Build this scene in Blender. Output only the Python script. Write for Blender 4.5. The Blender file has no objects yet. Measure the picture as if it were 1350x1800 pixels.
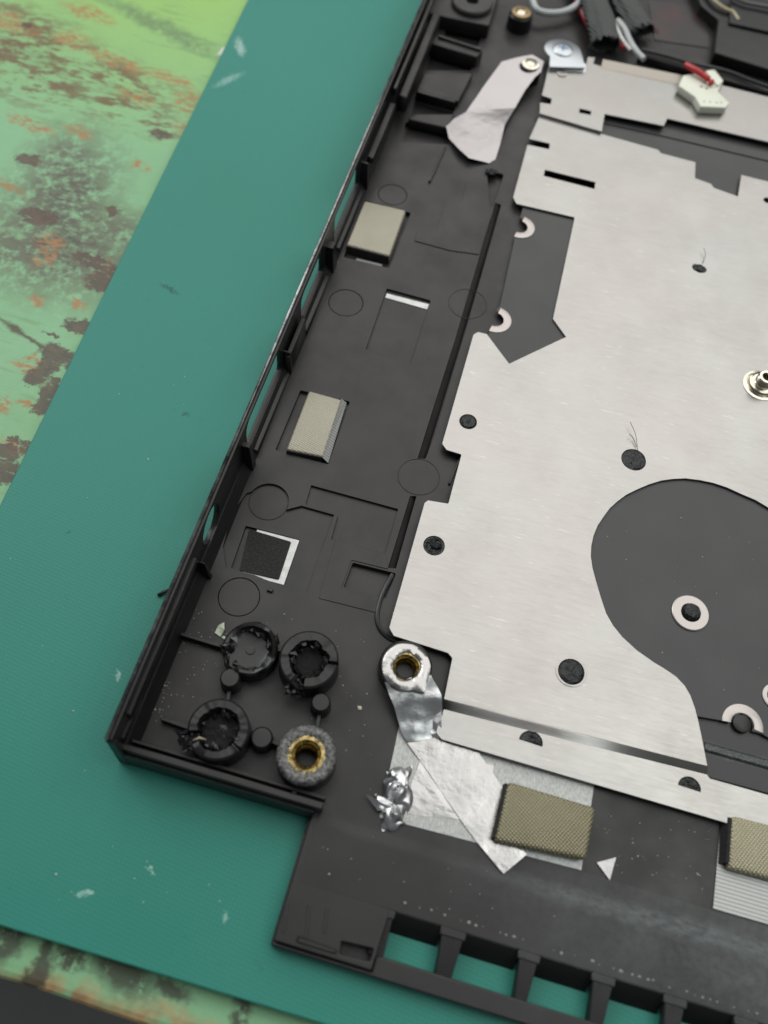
import bpy, bmesh, math, random
from mathutils import Vector, Matrix, noise
random.seed(7)
S = 0.001                                   # everything below is measured in millimetres
scene = bpy.context.scene
COL = scene.collection

# ------------------------------------------------------------------ camera
AX = Vector((0.96196194, 0.2670796, -0.0574257))      # case's long edge, in lens axes (right, down, forward)
AY = Vector((0.26200049, -0.84244038, 0.47079714))    # case's side edge
AZ = Vector((0.07736258, -0.46793449, -0.88037057))   # up
CAM = Vector((8.6138, -70.6196, 132.0556))
FPX = 1500.0
cd = bpy.data.cameras.new('camera'); cam = bpy.data.objects.new('camera', cd); COL.objects.link(cam)
cam.matrix_world = Matrix(((AX.x, -AX.y, -AX.z, CAM.x*S), (AY.x, -AY.y, -AY.z, CAM.y*S),
                           (AZ.x, -AZ.y, -AZ.z, CAM.z*S), (0, 0, 0, 1)))
cd.sensor_fit = 'VERTICAL'; cd.sensor_height = 24; cd.sensor_width = 18; cd.lens = 24*FPX/1800
cd.clip_start = 0.005; cd.clip_end = 20
cd.dof.use_dof = True; cd.dof.focus_distance = 0.149; cd.dof.aperture_fstop = 10.5
scene.camera = cam
# ------------------------------------------------------------------ light
w = bpy.data.worlds.new('World'); scene.world = w; w.use_nodes = True
w.node_tree.nodes['Background'].inputs[0].default_value = (0.93, 0.97, 1.0, 1)
w.node_tree.nodes['Background'].inputs[1].default_value = 0.16
def area(name, loc, target, sx, sy, power, col):
    l = bpy.data.lights.new(name, 'AREA'); l.shape = 'RECTANGLE'; l.size = sx; l.size_y = sy; l.energy = power; l.color = col
    o = bpy.data.objects.new(name, l); COL.objects.link(o); o.location = loc
    o.rotation_euler = (Vector(target)-Vector(loc)).to_track_quat('-Z', 'Y').to_euler()
    return o
area('window_light', (0.05, 0.38, 0.56), (0.02, 0.02, 0), 1.05, 0.84, 5.1, (1.0, 0.985, 0.955))
area('side_window_light', (-0.60, 0.30, 0.55), (0, 0, 0), 0.35, 0.35, 2.1, (0.95, 0.98, 1.0))
area('overhead_sheen_light', (0.40, -0.04, 0.70), (0.06, -0.04, 0), 0.36, 0.5, .75, (0.90, 1.0, 0.98))  # unseen cool lamp added overhead for sheen on the right front strip
vs = scene.view_settings; vs.view_transform = 'Standard'; vs.look = 'None'; vs.exposure = 0; vs.gamma = 1; vs.use_curve_mapping = False
scene.render.engine = 'CYCLES'

# ------------------------------------------------------------------ helpers
def U(px, py, z=0.0):
    """where the sight line through a photo pixel meets the level z (mm)"""
    c = Vector((px-675, py-900, FPX)); d = Vector((AX.dot(c), AY.dot(c), AZ.dot(c)))
    t = (z-CAM.z)/d.z
    return CAM + d*t
def UX(px, py, X):
    c = Vector((px-675, py-900, FPX)); d = Vector((AX.dot(c), AY.dot(c), AZ.dot(c)))
    return CAM + d*((X-CAM.x)/d.x)
def P2(pts, z):
    return [tuple(U(x, y, z)[:2]) for x, y in pts]
def rnd(pts, r, n=5):
    """round the corners of a closed 2D outline; r a number or one per corner"""
    out = []; N = len(pts)
    for i, p in enumerate(pts):
        ri = r[i] if isinstance(r, (list, tuple)) else r
        a = Vector(pts[i-1])-Vector(p); b = Vector(pts[(i+1) % N])-Vector(p); v = Vector(p)
        la, lb = a.length, b.length
        if ri <= 0 or la < 1e-6 or lb < 1e-6: out.append(tuple(v)); continue
        a /= la; b /= lb
        ang = a.angle(b); 
        if ang > 3.05: out.append(tuple(v)); continue
        d = min(ri/math.tan(ang/2), la*.48, lb*.48)
        p0 = v+a*d; p1 = v+b*d
        for k in range(n+1):
            t = k/n
            q = p0*(1-t)**2 + v*2*t*(1-t) + p1*t*t
            out.append(tuple(q))
    return out
def circ(cx, cy, r, n=40, ry=None, ph=0):
    ry = r if ry is None else ry
    return [(cx+r*math.cos(ph+2*math.pi*k/n), cy+ry*math.sin(ph+2*math.pi*k/n)) for k in range(n)]
def inside(pt, poly):
    x, y = pt; c = False; n = len(poly)
    for i in range(n):
        x1, y1 = poly[i]; x2, y2 = poly[i-1]
        if (y1 > y) != (y2 > y) and x < (x2-x1)*(y-y1)/(y2-y1)+x1: c = not c
    return c

class MB:
    """collects shapes into one mesh (mm)"""
    def __init__(s): s.bm = bmesh.new(); s.mi = 0
    def plate(s, outer, holes=(), z0=0, z1=1, bevel=0.0, xf=None, inset=True):
        cu = bpy.data.curves.new('c', 'CURVE'); cu.dimensions = '2D'; cu.fill_mode = 'BOTH'
        for pts in [outer]+list(holes):
            sp = cu.splines.new('POLY'); sp.points.add(len(pts)-1)
            for p, q in zip(sp.points, pts): p.co = (q[0], q[1], 0, 1)
            sp.use_cyclic_u = True
        t = z1-z0; b = min(bevel, t*.45)
        cu.extrude = t/2-b; cu.bevel_depth = b; cu.bevel_resolution = 1; cu.offset = -b if inset else 0
        o = bpy.data.objects.new('c', cu)
        me = bpy.data.meshes.new_from_object(o)
        for v in me.vertices:
            v.co.z += (z0+z1)/2
            if xf: v.co = xf(v.co)
        s.add_mesh(me)
        bpy.data.objects.remove(o); bpy.data.curves.remove(cu); bpy.data.meshes.remove(me)
        return s
    def add_mesh(s, me):
        n0 = len(s.bm.faces)
        s.bm.from_mesh(me); s.bm.faces.ensure_lookup_table()
        for f in s.bm.faces[n0:]: f.material_index = s.mi
    def box(s, x0, x1, y0, y1, z0, z1, bevel=0.08):
        return s.plate([(x0, y0), (x1, y0), (x1, y1), (x0, y1)], (), z0, z1, bevel)
    def hexa(s, bot, top, bevel=0):
        """solid between two matching 3D outlines"""
        n = len(bot)
        vb = [s.bm.verts.new(p) for p in bot]; vt = [s.bm.verts.new(p) for p in top]
        fs = [s.bm.faces.new(vb[::-1]), s.bm.faces.new(vt)]
        for i in range(n):
            j = (i+1) % n
            fs.append(s.bm.faces.new((vb[i], vb[j], vt[j], vt[i])))
        for f in fs: f.material_index = s.mi
        if bevel:
            es = list({e for f in fs for e in f.edges})
            bmesh.ops.bevel(s.bm, geom=es, offset=bevel, segments=3, affect='EDGES', profile=.5)
        return s
    def lathe(s, cx, cy, prof, n=48, jit=None, close=True):
        """prof: list of (r, z); jit(ring index, angle) -> (dr, dz)"""
        rings = []
        for i, (r, z) in enumerate(prof):
            ring = []
            for k in range(n):
                a = 2*math.pi*k/n; dr, dz = jit(i, a) if jit else (0, 0)
                rr = max(r+dr, 1e-4)
                ring.append(s.bm.verts.new((cx+rr*math.cos(a), cy+rr*math.sin(a), z+dz)))
            rings.append(ring)
        for i in range(len(rings)-1):
            for k in range(n):
                f = s.bm.faces.new((rings[i][k], rings[i][(k+1) % n], rings[i+1][(k+1) % n], rings[i+1][k])); f.material_index = s.mi; f.smooth = True
        if close:
            for ring in (rings[0][::-1], rings[-1]):
                f = s.bm.faces.new(ring); f.material_index = s.mi
        return s
    def tube(s, pts, r, n=10, caps=True):
        pts = [Vector(p) for p in pts]; rings = []
        rr = r if isinstance(r, (list, tuple)) else [r]*len(pts)
        up = Vector((0, 0, 1))
        for i, p in enumerate(pts):
            t = (pts[min(i+1, len(pts)-1)]-pts[max(i-1, 0)]).normalized()
            u = t.cross(up); u = u.normalized() if u.length > 1e-4 else Vector((1, 0, 0)); v = u.cross(t)
            rings.append([s.bm.verts.new(p+(u*math.cos(2*math.pi*k/n)+v*math.sin(2*math.pi*k/n))*rr[i]) for k in range(n)])
        for i in range(len(rings)-1):
            for k in range(n):
                f = s.bm.faces.new((rings[i][k], rings[i][(k+1) % n], rings[i+1][(k+1) % n], rings[i+1][k])); f.material_index = s.mi; f.smooth = True
        if caps:
            for ring in (rings[0][::-1], rings[-1]):
                f = s.bm.faces.new(ring); f.material_index = s.mi
        return s
    def sheet(s, verts, faces, thick=0.05, sub=0, amp=0, freq=1.0, seed=0):
        b = bmesh.new(); vs_ = [b.verts.new(v) for v in verts]
        for f in faces: b.faces.new([vs_[i] for i in f])
        if sub:
            bmesh.ops.triangulate(b, faces=b.faces[:])
            bmesh.ops.subdivide_edges(b, edges=b.edges[:], cuts=sub, use_grid_fill=True)
            for v in b.verts:
                q = v.co*freq+Vector((seed, seed*2.1, 0))
                v.co.z += amp*noise.noise(q); v.co.x += amp*.35*noise.noise(q+Vector((9, 3, 1))); v.co.y += amp*.35*noise.noise(q+Vector((2, 7, 5)))
        bmesh.ops.recalc_face_normals(b, faces=b.faces[:])
        if sum(f.normal.z for f in b.faces) < 0: bmesh.ops.reverse_faces(b, faces=b.faces[:])
        bmesh.ops.solidify(b, geom=b.faces[:], thickness=thick)
        me = bpy.data.meshes.new('t'); b.to_mesh(me); b.free(); s.add_mesh(me); bpy.data.meshes.remove(me)
        return s
    def speck(s, p, r, seed=0, flat=.6):
        b = bmesh.new(); bmesh.ops.create_icosphere(b, subdivisions=1, radius=1)
        for v in b.verts:
            k = 1+.45*noise.noise(v.co*1.7+Vector((seed, 0, 0)))
            v.co = Vector((v.co.x*r*k, v.co.y*r*k*.8, v.co.z*r*flat*k)) + Vector(p)
        me = bpy.data.meshes.new('t'); b.to_mesh(me); b.free(); s.add_mesh(me); bpy.data.meshes.remove(me)
        return s
    def shard(s, p, r, seed=0):
        rr_ = random.Random(seed*7+1); b = bmesh.new()
        ax = Vector((rr_.uniform(-1, 1), rr_.uniform(-1, 1), rr_.uniform(-.6, .9))).normalized()
        for _ in range(9):
            v = Vector((rr_.gauss(0, 1), rr_.gauss(0, 1), rr_.gauss(0, 1))).normalized()*rr_.uniform(.5, 1.0)
            v += ax*v.dot(ax)*rr_.uniform(.3, 1.3); b.verts.new(v*r+Vector(p))
        bmesh.ops.convex_hull(b, input=b.verts[:])
        for v in [v for v in b.verts if not v.link_faces]: b.verts.remove(v)
        me = bpy.data.meshes.new('t'); b.to_mesh(me); b.free(); s.add_mesh(me); bpy.data.meshes.remove(me)
        return s
    def build(s, name, mats, parent=None, smooth=False, origin=None, angle=35):
        me = bpy.data.meshes.new(name)
        bmesh.ops.remove_doubles(s.bm, verts=s.bm.verts[:], dist=1e-4)
        bmesh.ops.recalc_face_normals(s.bm, faces=s.bm.faces[:])
        off = Vector(ORG.get(parent.name, (0, 0, 0))) if parent else Vector(origin or (0, 0, 0))
        for v in s.bm.verts: v.co = (v.co-off)*S
        s.bm.to_mesh(me); s.bm.free()
        for m in (mats if isinstance(mats, (list, tuple)) else [mats]): me.materials.append(m)
        o = bpy.data.objects.new(name, me); COL.objects.link(o)
        if smooth:
            for p in me.polygons: p.use_smooth = True
            me.set_sharp_from_angle(angle=math.radians(angle))
        if parent: o.parent = parent; ORG[o.name] = tuple(off)
        else: o.location = off*S; ORG[o.name] = tuple(off)
        return o
def smooth_path(pts, n_=8):
    P = [Vector(p) for p in pts]; out = []
    for i in range(len(P)-1):
        p0, p1, p2, p3 = P[max(i-1, 0)], P[i], P[i+1], P[min(i+2, len(P)-1)]
        for k_ in range(n_):
            t_ = k_/n_
            out.append(.5*((2*p1)+(p2-p0)*t_+(2*p0-5*p1+4*p2-p3)*t_**2+(-p0+3*p1-3*p2+p3)*t_**3))
    out.append(P[-1]); return out
ORG = {}
def tag(o, label, cat=None, group=None, kind=None):
    if label: o['label'] = label
    if cat: o['category'] = cat
    if group: o['group'] = group
    if kind: o['kind'] = kind
    return o
def thing(name, loc, label, cat, group=None):
    o = bpy.data.objects.new(name, None); COL.objects.link(o); o.location = Vector(loc)*S
    o.empty_display_size = .01; ORG[o.name] = tuple(loc)
    return tag(o, label, cat, group)

# ------------------------------------------------------------------ materials
class NT:
    def __init__(s, name):
        s.m = bpy.data.materials.new(name); s.m.use_nodes = True; s.t = s.m.node_tree; s.n = s.t.nodes; s.l = s.t.links
        s.b = s.n['Principled BSDF']; s.tc = s.n.new('ShaderNodeTexCoord')
        g = s.n.new('ShaderNodeNewGeometry'); s.pos = s.scale(g.outputs['Position'], (1000, 1000, 1000))
    def scale(s, v, sc, rot=0, loc=(0, 0, 0)):
        m = s.n.new('ShaderNodeMapping'); m.inputs['Scale'].default_value = sc; m.inputs['Rotation'].default_value = (0, 0, rot); m.inputs['Location'].default_value = loc
        s.l.new(v, m.inputs[0]); return m.outputs[0]
    def noise(s, scale, detail=4, rough=.55, vec=None, dist=0):
        x = s.n.new('ShaderNodeTexNoise'); x.inputs['Scale'].default_value = scale; x.inputs['Detail'].default_value = detail
        x.inputs['Roughness'].default_value = rough; x.inputs['Distortion'].default_value = dist
        s.l.new(vec if vec is not None else s.pos, x.inputs['Vector']); return x.outputs['Fac']
    def ramp(s, fac, a, b, ca=0.0, cb=1.0):
        x = s.n.new('ShaderNodeMapRange'); x.inputs[1].default_value = a; x.inputs[2].default_value = b
        x.inputs[3].default_value = ca; x.inputs[4].default_value = cb; s.l.new(fac, x.inputs[0]); return x.outputs[0]
    def math(s, op, a, b=None):
        x = s.n.new('ShaderNodeMath'); x.operation = op
        for i, v in enumerate((a, b)):
            if v is None: continue
            if isinstance(v, (int, float)): x.inputs[i].default_value = v
            else: s.l.new(v, x.inputs[i])
        return x.outputs[0]
    def mix(s, fac, a, b):
        x = s.n.new('ShaderNodeMix'); x.data_type = 'RGBA'
        if isinstance(fac, (int, float)): x.inputs[0].default_value = fac
        else: s.l.new(fac, x.inputs[0])
        for i, v in ((6, a), (7, b)):
            if isinstance(v, tuple): x.inputs[i].default_value = (*v, 1)
            else: s.l.new(v, x.inputs[i])
        return x.outputs[2]
    def blob(s, cx, cy, rx, ry, rot=0, soft=.25, warp=None):
        """soft-edged patch of paint or dirt at a fixed place, in mm"""
        v = s.pos
        if warp:
            a = s.n.new('ShaderNodeVectorMath'); a.operation = 'ADD'; s.l.new(v, a.inputs[0]); s.l.new(warp, a.inputs[1]); v = a.outputs[0]
        sub = s.n.new('ShaderNodeVectorMath'); sub.operation = 'SUBTRACT'; s.l.new(v, sub.inputs[0]); sub.inputs[1].default_value = (cx, cy, 0)
        v = s.scale(sub.outputs[0], (1, 1, 0), -rot); v = s.scale(v, (1/rx, 1/ry, 0))
        ln = s.n.new('ShaderNodeVectorMath'); ln.operation = 'LENGTH'; s.l.new(v, ln.inputs[0])
        return s.ramp(ln.outputs['Value'], 1+soft, 1-soft)
    def warp(s, scale, amp):
        x = s.n.new('ShaderNodeTexNoise'); x.inputs['Scale'].default_value = scale; x.inputs['Detail'].default_value = 5
        s.l.new(s.pos, x.inputs['Vector'])
        a = s.n.new('ShaderNodeVectorMath'); a.operation = 'SUBTRACT'; s.l.new(x.outputs['Color'], a.inputs[0]); a.inputs[1].default_value = (.5, .5, .5)
        b = s.n.new('ShaderNodeVectorMath'); b.operation = 'SCALE'; s.l.new(a.outputs[0], b.inputs[0]); b.inputs['Scale'].default_value = amp
        return b.outputs[0]
    def bump(s, h, strength=.3, dist=.05):
        x = s.n.new('ShaderNodeBump'); x.inputs['Strength'].default_value = strength; x.inputs['Distance'].default_value = dist*S
        s.l.new(h, x.inputs['Height']); s.l.new(x.outputs[0], s.b.inputs['Normal']); return x
    def set(s, base=None, rough=None, metal=None, spec=None, **k):
        for key, v in (('Base Color', base), ('Roughness', rough), ('Metallic', metal), ('Specular IOR Level', spec)):
            if v is None: continue
            if isinstance(v, tuple): s.b.inputs[key].default_value = (*v, 1)
            elif isinstance(v, (int, float)): s.b.inputs[key].default_value = v
            else: s.l.new(v, s.b.inputs[key])
        return s.m

def m_plastic(name, base=(.0175, .016, .016), rough=.40, wear_sheen=False, bump=.3, spec=.40):
    n = NT(name)
    big = n.noise(.07, 5, .6); fine = n.noise(6, 3)
    c = n.mix(n.ramp(big, .35, .7), base, tuple(x*1.45 for x in base))
    dust = n.ramp(n.noise(2.6, 6, .7), .66, .74)
    c = n.mix(n.math('MULTIPLY', dust, .22), c, (.12, .115, .105))
    r = n.ramp(n.noise(.11, 5, .6), .3, .7, rough-.1, rough+.14)
    if wear_sheen:
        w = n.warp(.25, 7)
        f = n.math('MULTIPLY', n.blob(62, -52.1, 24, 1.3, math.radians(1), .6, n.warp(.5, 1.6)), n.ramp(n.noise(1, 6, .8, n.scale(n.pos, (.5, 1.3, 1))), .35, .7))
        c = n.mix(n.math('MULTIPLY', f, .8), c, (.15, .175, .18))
        sheen = n.math('MULTIPLY', n.blob(84, -55, 36, 7.5, 0, .75, n.warp(.12, 8)), n.ramp(n.noise(.9, 6, .7), .25, .6))  # reflected sheen at the right front, painted into the plastic's colour
        c = n.mix(n.math('MULTIPLY', sheen, .6), c, (.085, .096, .094))
    n.bump(fine, bump, .03)
    return n.set(c, r, spec=spec)
PLASTIC = m_plastic('black_plastic')
PLASTIC_F = m_plastic('black_plastic_scuffed_sheen', (.015, .0142, .014), .40, wear_sheen=True, spec=.42)
PLASTIC_D = m_plastic('black_plastic_smooth', (.009, .0088, .009), .33, spec=.4)
BURNT = m_plastic('torn_black_plastic', (.010, .010, .011), .27, bump=.7)
n = NT('gloss_black_rim'); n.bump(n.noise(3, 3), .2, .03); GLOSS = n.set(n.mix(n.ramp(n.noise(.25, 5, .7), .35, .6), (.05, .05, .052), (.30, .30, .30)), .22, .75)
n = NT('black_film'); n.bump(n.noise(.5, 3), .12, .05)
c = n.mix(n.ramp(n.noise(2.3, 6, .7), .70, .75), (.029, .0305, .03), (.22, .22, .21)); FILM = n.set(c, n.ramp(n.noise(.1, 3), .3, .7, .36, .46))
n = NT('black_foam'); n.bump(n.noise(8, 5, .8), 1, .12); FOAM = n.set(n.mix(n.ramp(n.noise(3, 5, .8), .45, .75), (.014, .014, .014), (.055, .055, .05)), .7, spec=.3)

def m_brushed(name, base=(.372, .371, .355), rough=.37, k=1.0):
    n = NT(name)
    st = n.noise(1, 7, .65, n.scale(n.pos, (.45, 8, 1), math.radians(1.5)))
    st2 = n.noise(1, 3, .6, n.scale(n.pos, (.12, 3.2, 1), math.radians(1.5)))
    cloud = n.noise(.045, 4, .55)
    c = n.mix(n.ramp(cloud, .3, .7), base, (base[0]*1.04, base[1]*.985, base[2]*.98))
    c = n.mix(n.math('MULTIPLY', n.ramp(st, .25, .75),   .13*k), c, tuple(x*.72 for x in base))
    scr = n.ramp(n.noise(1, 2, .5, n.scale(n.pos, (.35, 4.5, 1), math.radians(2))), .705, .75)
    c = n.mix(n.math('MULTIPLY', scr, .22), c, (.9, .9, .87))
    r = n.math('ADD', n.ramp(st, .3, .7, rough-.06, rough+.07), n.ramp(st2, .3, .7, -.025, .03))
    r = n.math('ADD', r, n.ramp(n.noise(.09, 5, .6), .3, .7, -.05, .06))
    n.bump(st, .15*k, .02)
    return n.set(c, r, 1.0)
ALU = m_brushed('brushed_aluminium')
n = NT('exposed_aluminium'); n.bump(n.noise(4, 4), .1, .02); ALU_PINK = n.set((.44, .405, .385), .42, .85)
n = NT('cut_metal_edge'); EDGE = n.set((.6, .6, .58), .3, 1.0)
n = NT('nickel'); n.bump(n.noise(2, 2), .05, .02); NICKEL = n.set((.66, .62, .52), .16, 1.0)
n = NT('zinc_steel'); n.bump(n.noise(1.5, 3), .1, .03); ZINC = n.set((.44, .47, .49), .33, 1.0)
n = NT('brass'); n.bump(n.noise(3.5, 4), .5, .06); BRASS = n.set(n.mix(n.ramp(n.noise(1.5, 5, .7), .44, .60), (.40, .31, .13), (.10, .08, .045)), n.ramp(n.noise(2, 3), .3, .7, .2, .42), 1.0)
n = NT('dull_brass'); BRASS_D = n.set((.30, .22, .11), .4, .9)
n = NT('aluminium_foil'); n.bump(n.math('ADD', n.noise(.7, 5, .6), n.math('MULTIPLY', n.noise(.22, 3), 3.5)), .2, .3); FOIL = n.set((.41, .40, .392), n.ramp(n.noise(.4, 3), .3, .7, .20, .36), 1.0)
n = NT('crumpled_foil'); n.bump(n.noise(.8, 3, .5), .35, .2); CRUMP = n.set((.55, .55, .555), .33, 1.0)
n = NT('foil_top'); n.bump(n.noise(.25, 5, .55), .3, .7); FOIL_W = n.set((.37, .352, .352), .30, .9)

def m_fabric(name, base, dark, pitch, metal=.5, rough=.4, rot=0.3, depth=.1):
    n = NT(name)
    v = n.scale(n.pos, (1, 1, 1), rot)
    def wave(direction, sc):
        x = n.n.new('ShaderNodeTexWave'); x.wave_type = 'BANDS'; x.bands_direction = direction; x.inputs['Scale'].default_value = sc
        x.inputs['Distortion'].default_value = 1.3; x.inputs['Detail'].default_value = 2; x.inputs['Detail Scale'].default_value = .6; n.l.new(v, x.inputs[0]); return x.outputs['Fac']
    k = .314/pitch
    a = n.math('MULTIPLY', wave('X', k), wave('Y', k))
    c = n.mix(n.ramp(a, .05, .6), dark, base)
    stain = n.ramp(n.noise(.26, 5, .6), .36, .68)
    c = n.mix(n.math('MULTIPLY', stain, .4), c, tuple(x*.62 for x in base))
    n.bump(a, .8, depth)
    return n.set(c, rough, metal)
MESH_LIGHT = m_fabric('pale_conductive_cloth', (.47, .44, .355), (.30, .28, .215), .40, .35, .5, depth=.05)
MESH_TAN = m_fabric('tan_conductive_cloth', (.50, .455, .30), (.17, .15, .09), .42, .45, .38, .55, .16)
MESH_GOLD = m_fabric('golden_conductive_cloth', (.64, .60, .43), (.28, .255, .16), .42, .45, .38, .55, .16)
n = NT('grey_shielding_cloth')
x = n.n.new('ShaderNodeTexWave'); x.bands_direction = 'Y'; x.inputs['Scale'].default_value = .314/.55; x.inputs['Distortion'].default_value = .15; n.l.new(n.pos, x.inputs[0])
sp = n.noise(4.5, 3, .8)
n.bump(x.outputs['Fac'], .4, .05)
SHIELD = n.set(n.mix(n.ramp(x.outputs['Fac'], .1, .9), (.27, .275, .265), n.mix(n.ramp(sp, .4, .65), (.40, .405, .39), (.5, .5, .48))), .42, .55)

n = NT('grained_shielding_cloth'); gr = n.noise(1, 4, .75, n.scale(n.pos, (4.5, 1.6, 1)))
n.bump(gr, .5, .05); SHIELD_G = n.set(n.mix(n.ramp(gr, .3, .7), (.24, .25, .24), (.50, .51, .49)), .42, .5)
# ------------------------------------------------------------------ the setting: bench and floor
ZM = -3.0; ZB = -5.6
n = NT('peeling_green_paint')
wp = n.warp(.09, 16); wf = n.warp(.35, 5)
mint = (.225, .445, .245); yel = (.285, .50, .135)
tone = n.noise(.035, 5, .6)
c = n.mix(n.blob(-95, 138, 60, 36, 0, .8, wp), mint, yel)
c = n.mix(n.math('MULTIPLY', n.ramp(tone, .42, .68), .5), c, (.19, .38, .18))
streak = n.noise(1, 6, .65, n.scale(n.pos, (.05, .30, 1), math.radians(-14)))
c = n.mix(n.math('MULTIPLY', n.ramp(streak, .56, .66), .55), c, (.16, .29, .13))
def lay(c, blobs, col, brk, lo, hi, amt=1.0, warp=wf):
    m = None
    for bl in blobs:
        f = n.blob(*bl, warp=warp); m = f if m is None else n.math('MAXIMUM', m, f)
    f = n.math('MULTIPLY', m, n.math('MULTIPLY', n.ramp(brk, lo, hi), amt)); return n.mix(f, c, col)
def pb(px, py, rx, ry, rot=0, soft=.3):
    q = U(px, py, ZB); return (q.x, q.y, rx, ry, math.radians(rot), soft)
brk = n.noise(.42, 7, .72); brk2 = n.noise(.55, 6, .75, n.scale(n.pos, (.5, 1.2, 1), math.radians(-10)))
# grey worn-through areas
c = lay(c, [pb(112, 345, 11, 20, 15, .5), pb(95, 430, 19, 13, -8, .5), pb(20, 430, 12, 8, 0, .6), pb(190, 400, 12, 6, -10, .6), pb(115, 275, 7, 7, 0, .5)], (.135, .145, .10), brk, .38, .52, .95)
c = lay(c, [pb(120, 350, 6, 12, 15, .5), pb(110, 430, 9, 7, 0, .5)], (.085, .08, .065), brk2, .45, .56, .8)
# brown bare wood at the back
c = lay(c, [pb(40, 85, 18, 12, -14, .5), pb(50, 128, 22, 9, -14, .5), pb(150, 105, 25, 6, -12, .5), pb(20, 40, 22, 7, -10, .5), pb(230, 195, 15, 5, -12, .5), pb(180, 135, 22, 5, -12, .5)], (.15, .085, .045), n.noise(.26, 8, .74, n.scale(n.pos, (.5, 1.35, 1), math.radians(-12))), .49, .56, .9)
c = lay(c, [pb(280, 45, 20, 2.6, -18, .5), pb(320, 68, 12, 2.2, -14, .5)], (.14, .23, .11), brk, .35, .5, .8)
c = lay(c, [pb(x_, y_, rx_, ry_, -12, .35) for x_, y_, rx_, ry_ in [(300, 137, 6, 2), (335, 178, 4, 4), (205, 108, 9, 2.2), (155, 22, 7, 2.5), (10, 35, 9, 3.2), (240, 170, 5, 2), (325, 226, 3, 2), (88, 428, 3, 2.4), (78, 453, 2, 2.6), (190, 472, 3, 2), (53, 217, 6, 1.8), (138, 232, 3.5, 1.6), (250, 290, 2.5, 1.6), (125, 70, 4, 3.5), (65, 528, 2, 1.2), (140, 535, 2, 1.4), (45, 648, 3.3, 1.3), (62, 630, 1.6, .9), (48, 712, 2, 1.1), (3, 712, 2, 1.6), (17, 783, 3, 1.3), (12, 326, 5, .7)]], (.36, .18, .07), n.noise(.7, 7, .75, n.scale(n.pos, (.5, 1.2, 1), math.radians(-10))), .45, .53, .9, n.warp(.6, 5))
# dark chips along the mat
c = lay(c, [pb(x_, y_, rx_, ry_, ro_, .14) for x_, y_, rx_, ry_, ro_ in [(142, 575, 3.6, 2.0, 0), (104, 625, 4.6, 2.0, -14), (88, 640, 2.2, 3.0, 0), (64, 664, 2.3, 2.1, 0), (88, 692, 2.2, 2.6, 0), (76, 715, 2.8, 1.6, 50), (47, 785, 1.6, 1.3, 0), (8, 795, 3, 2, 0), (9, 832, 2.8, 2.6, 0), (92, 588, 1.6, .6, 0), (97, 670, 1.3, .8, 0), (24, 773, 1.2, .8, 0), (190, 495, 5, 3, 15), (170, 462, 6, 1.6, -6), (198, 370, 1.6, 1.3, 0), (48, 45, 1.4, 1.4, 0), (70, 380, 5, 2.4, 0), (50, 280, 3, 1.8, 0), (282, 236, 3, 1.4, 0)]], n.mix(n.ramp(brk, .35, .6), (.055, .04, .034), (.13, .09, .065)), brk2, .36, .42, .92, n.warp(.9, 3.5))
def pl(x0, y0, x1, y1, wd):
    a, b_ = U(x0, y0, ZB), U(x1, y1, ZB); d = b_-a; return ((a.x+b_.x)/2, (a.y+b_.y)/2, d.length/2*1.1, wd, math.atan2(d.y, d.x), .5)
# long crack
c = lay(c, [pl(-5, 556, 86, 618, .38), pl(10, 567, 40, 588, .75)], (.09, .065, .045), brk, .2, .25, .9, n.warp(.8, 1.2))
# the front edge: rubbed to bare wood
fe = n.blob(-12, -84.2, 60, 2.9, math.radians(1), .6, n.warp(.18, 10))
c = n.mix(n.math('MULTIPLY', fe, n.ramp(n.noise(.2, 6, .65), .38, .47)), c, n.mix(n.ramp(n.noise(.5, 5), .35, .65), (.30, .185, .085), (.44, .30, .15)))
c = lay(c, [pb(8, 1648, 3, 3, 0, .3), pb(215, 1705, 5, 2.4, -16, .4), pb(73, 1695, .8, 6, 6, .3), pb(55, 1725, 1.6, 4, -20, .3), pb(125, 1685, 2.4, 1.6, 0, .3), pb(300, 1740, 3, 1, -8, .4), pb(425, 1775, 1.2, 5, 5, .4)], (.05, .04, .033), brk, .38, .46, .85, n.warp(.9, 2.2))
grain = n.noise(1, 4, .6, n.scale(n.pos, (.08, 1.2, 1), math.radians(-12)))
hb = n.math('ADD', n.math('MULTIPLY', brk, .8), n.math('MULTIPLY', grain, .35))
n.bump(hb, .35, .5)
BENCH = n.set(c, n.ramp(brk, .3, .7, .38, .62), spec=.35)
mb = MB()
pr = [(-82.6, -34), (-83.4, -7.8), (-83.3, -6.6), (-82.9, -6.0), (-82.2, -5.7), (-81.2, ZB)]
bot = [(-420, y, z) for y, z in pr] + [(-420, 420, ZB), (-420, 420, -34)]
top = [(420, y, z) for y, z in pr] + [(420, 420, ZB), (420, 420, -34)]
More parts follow.
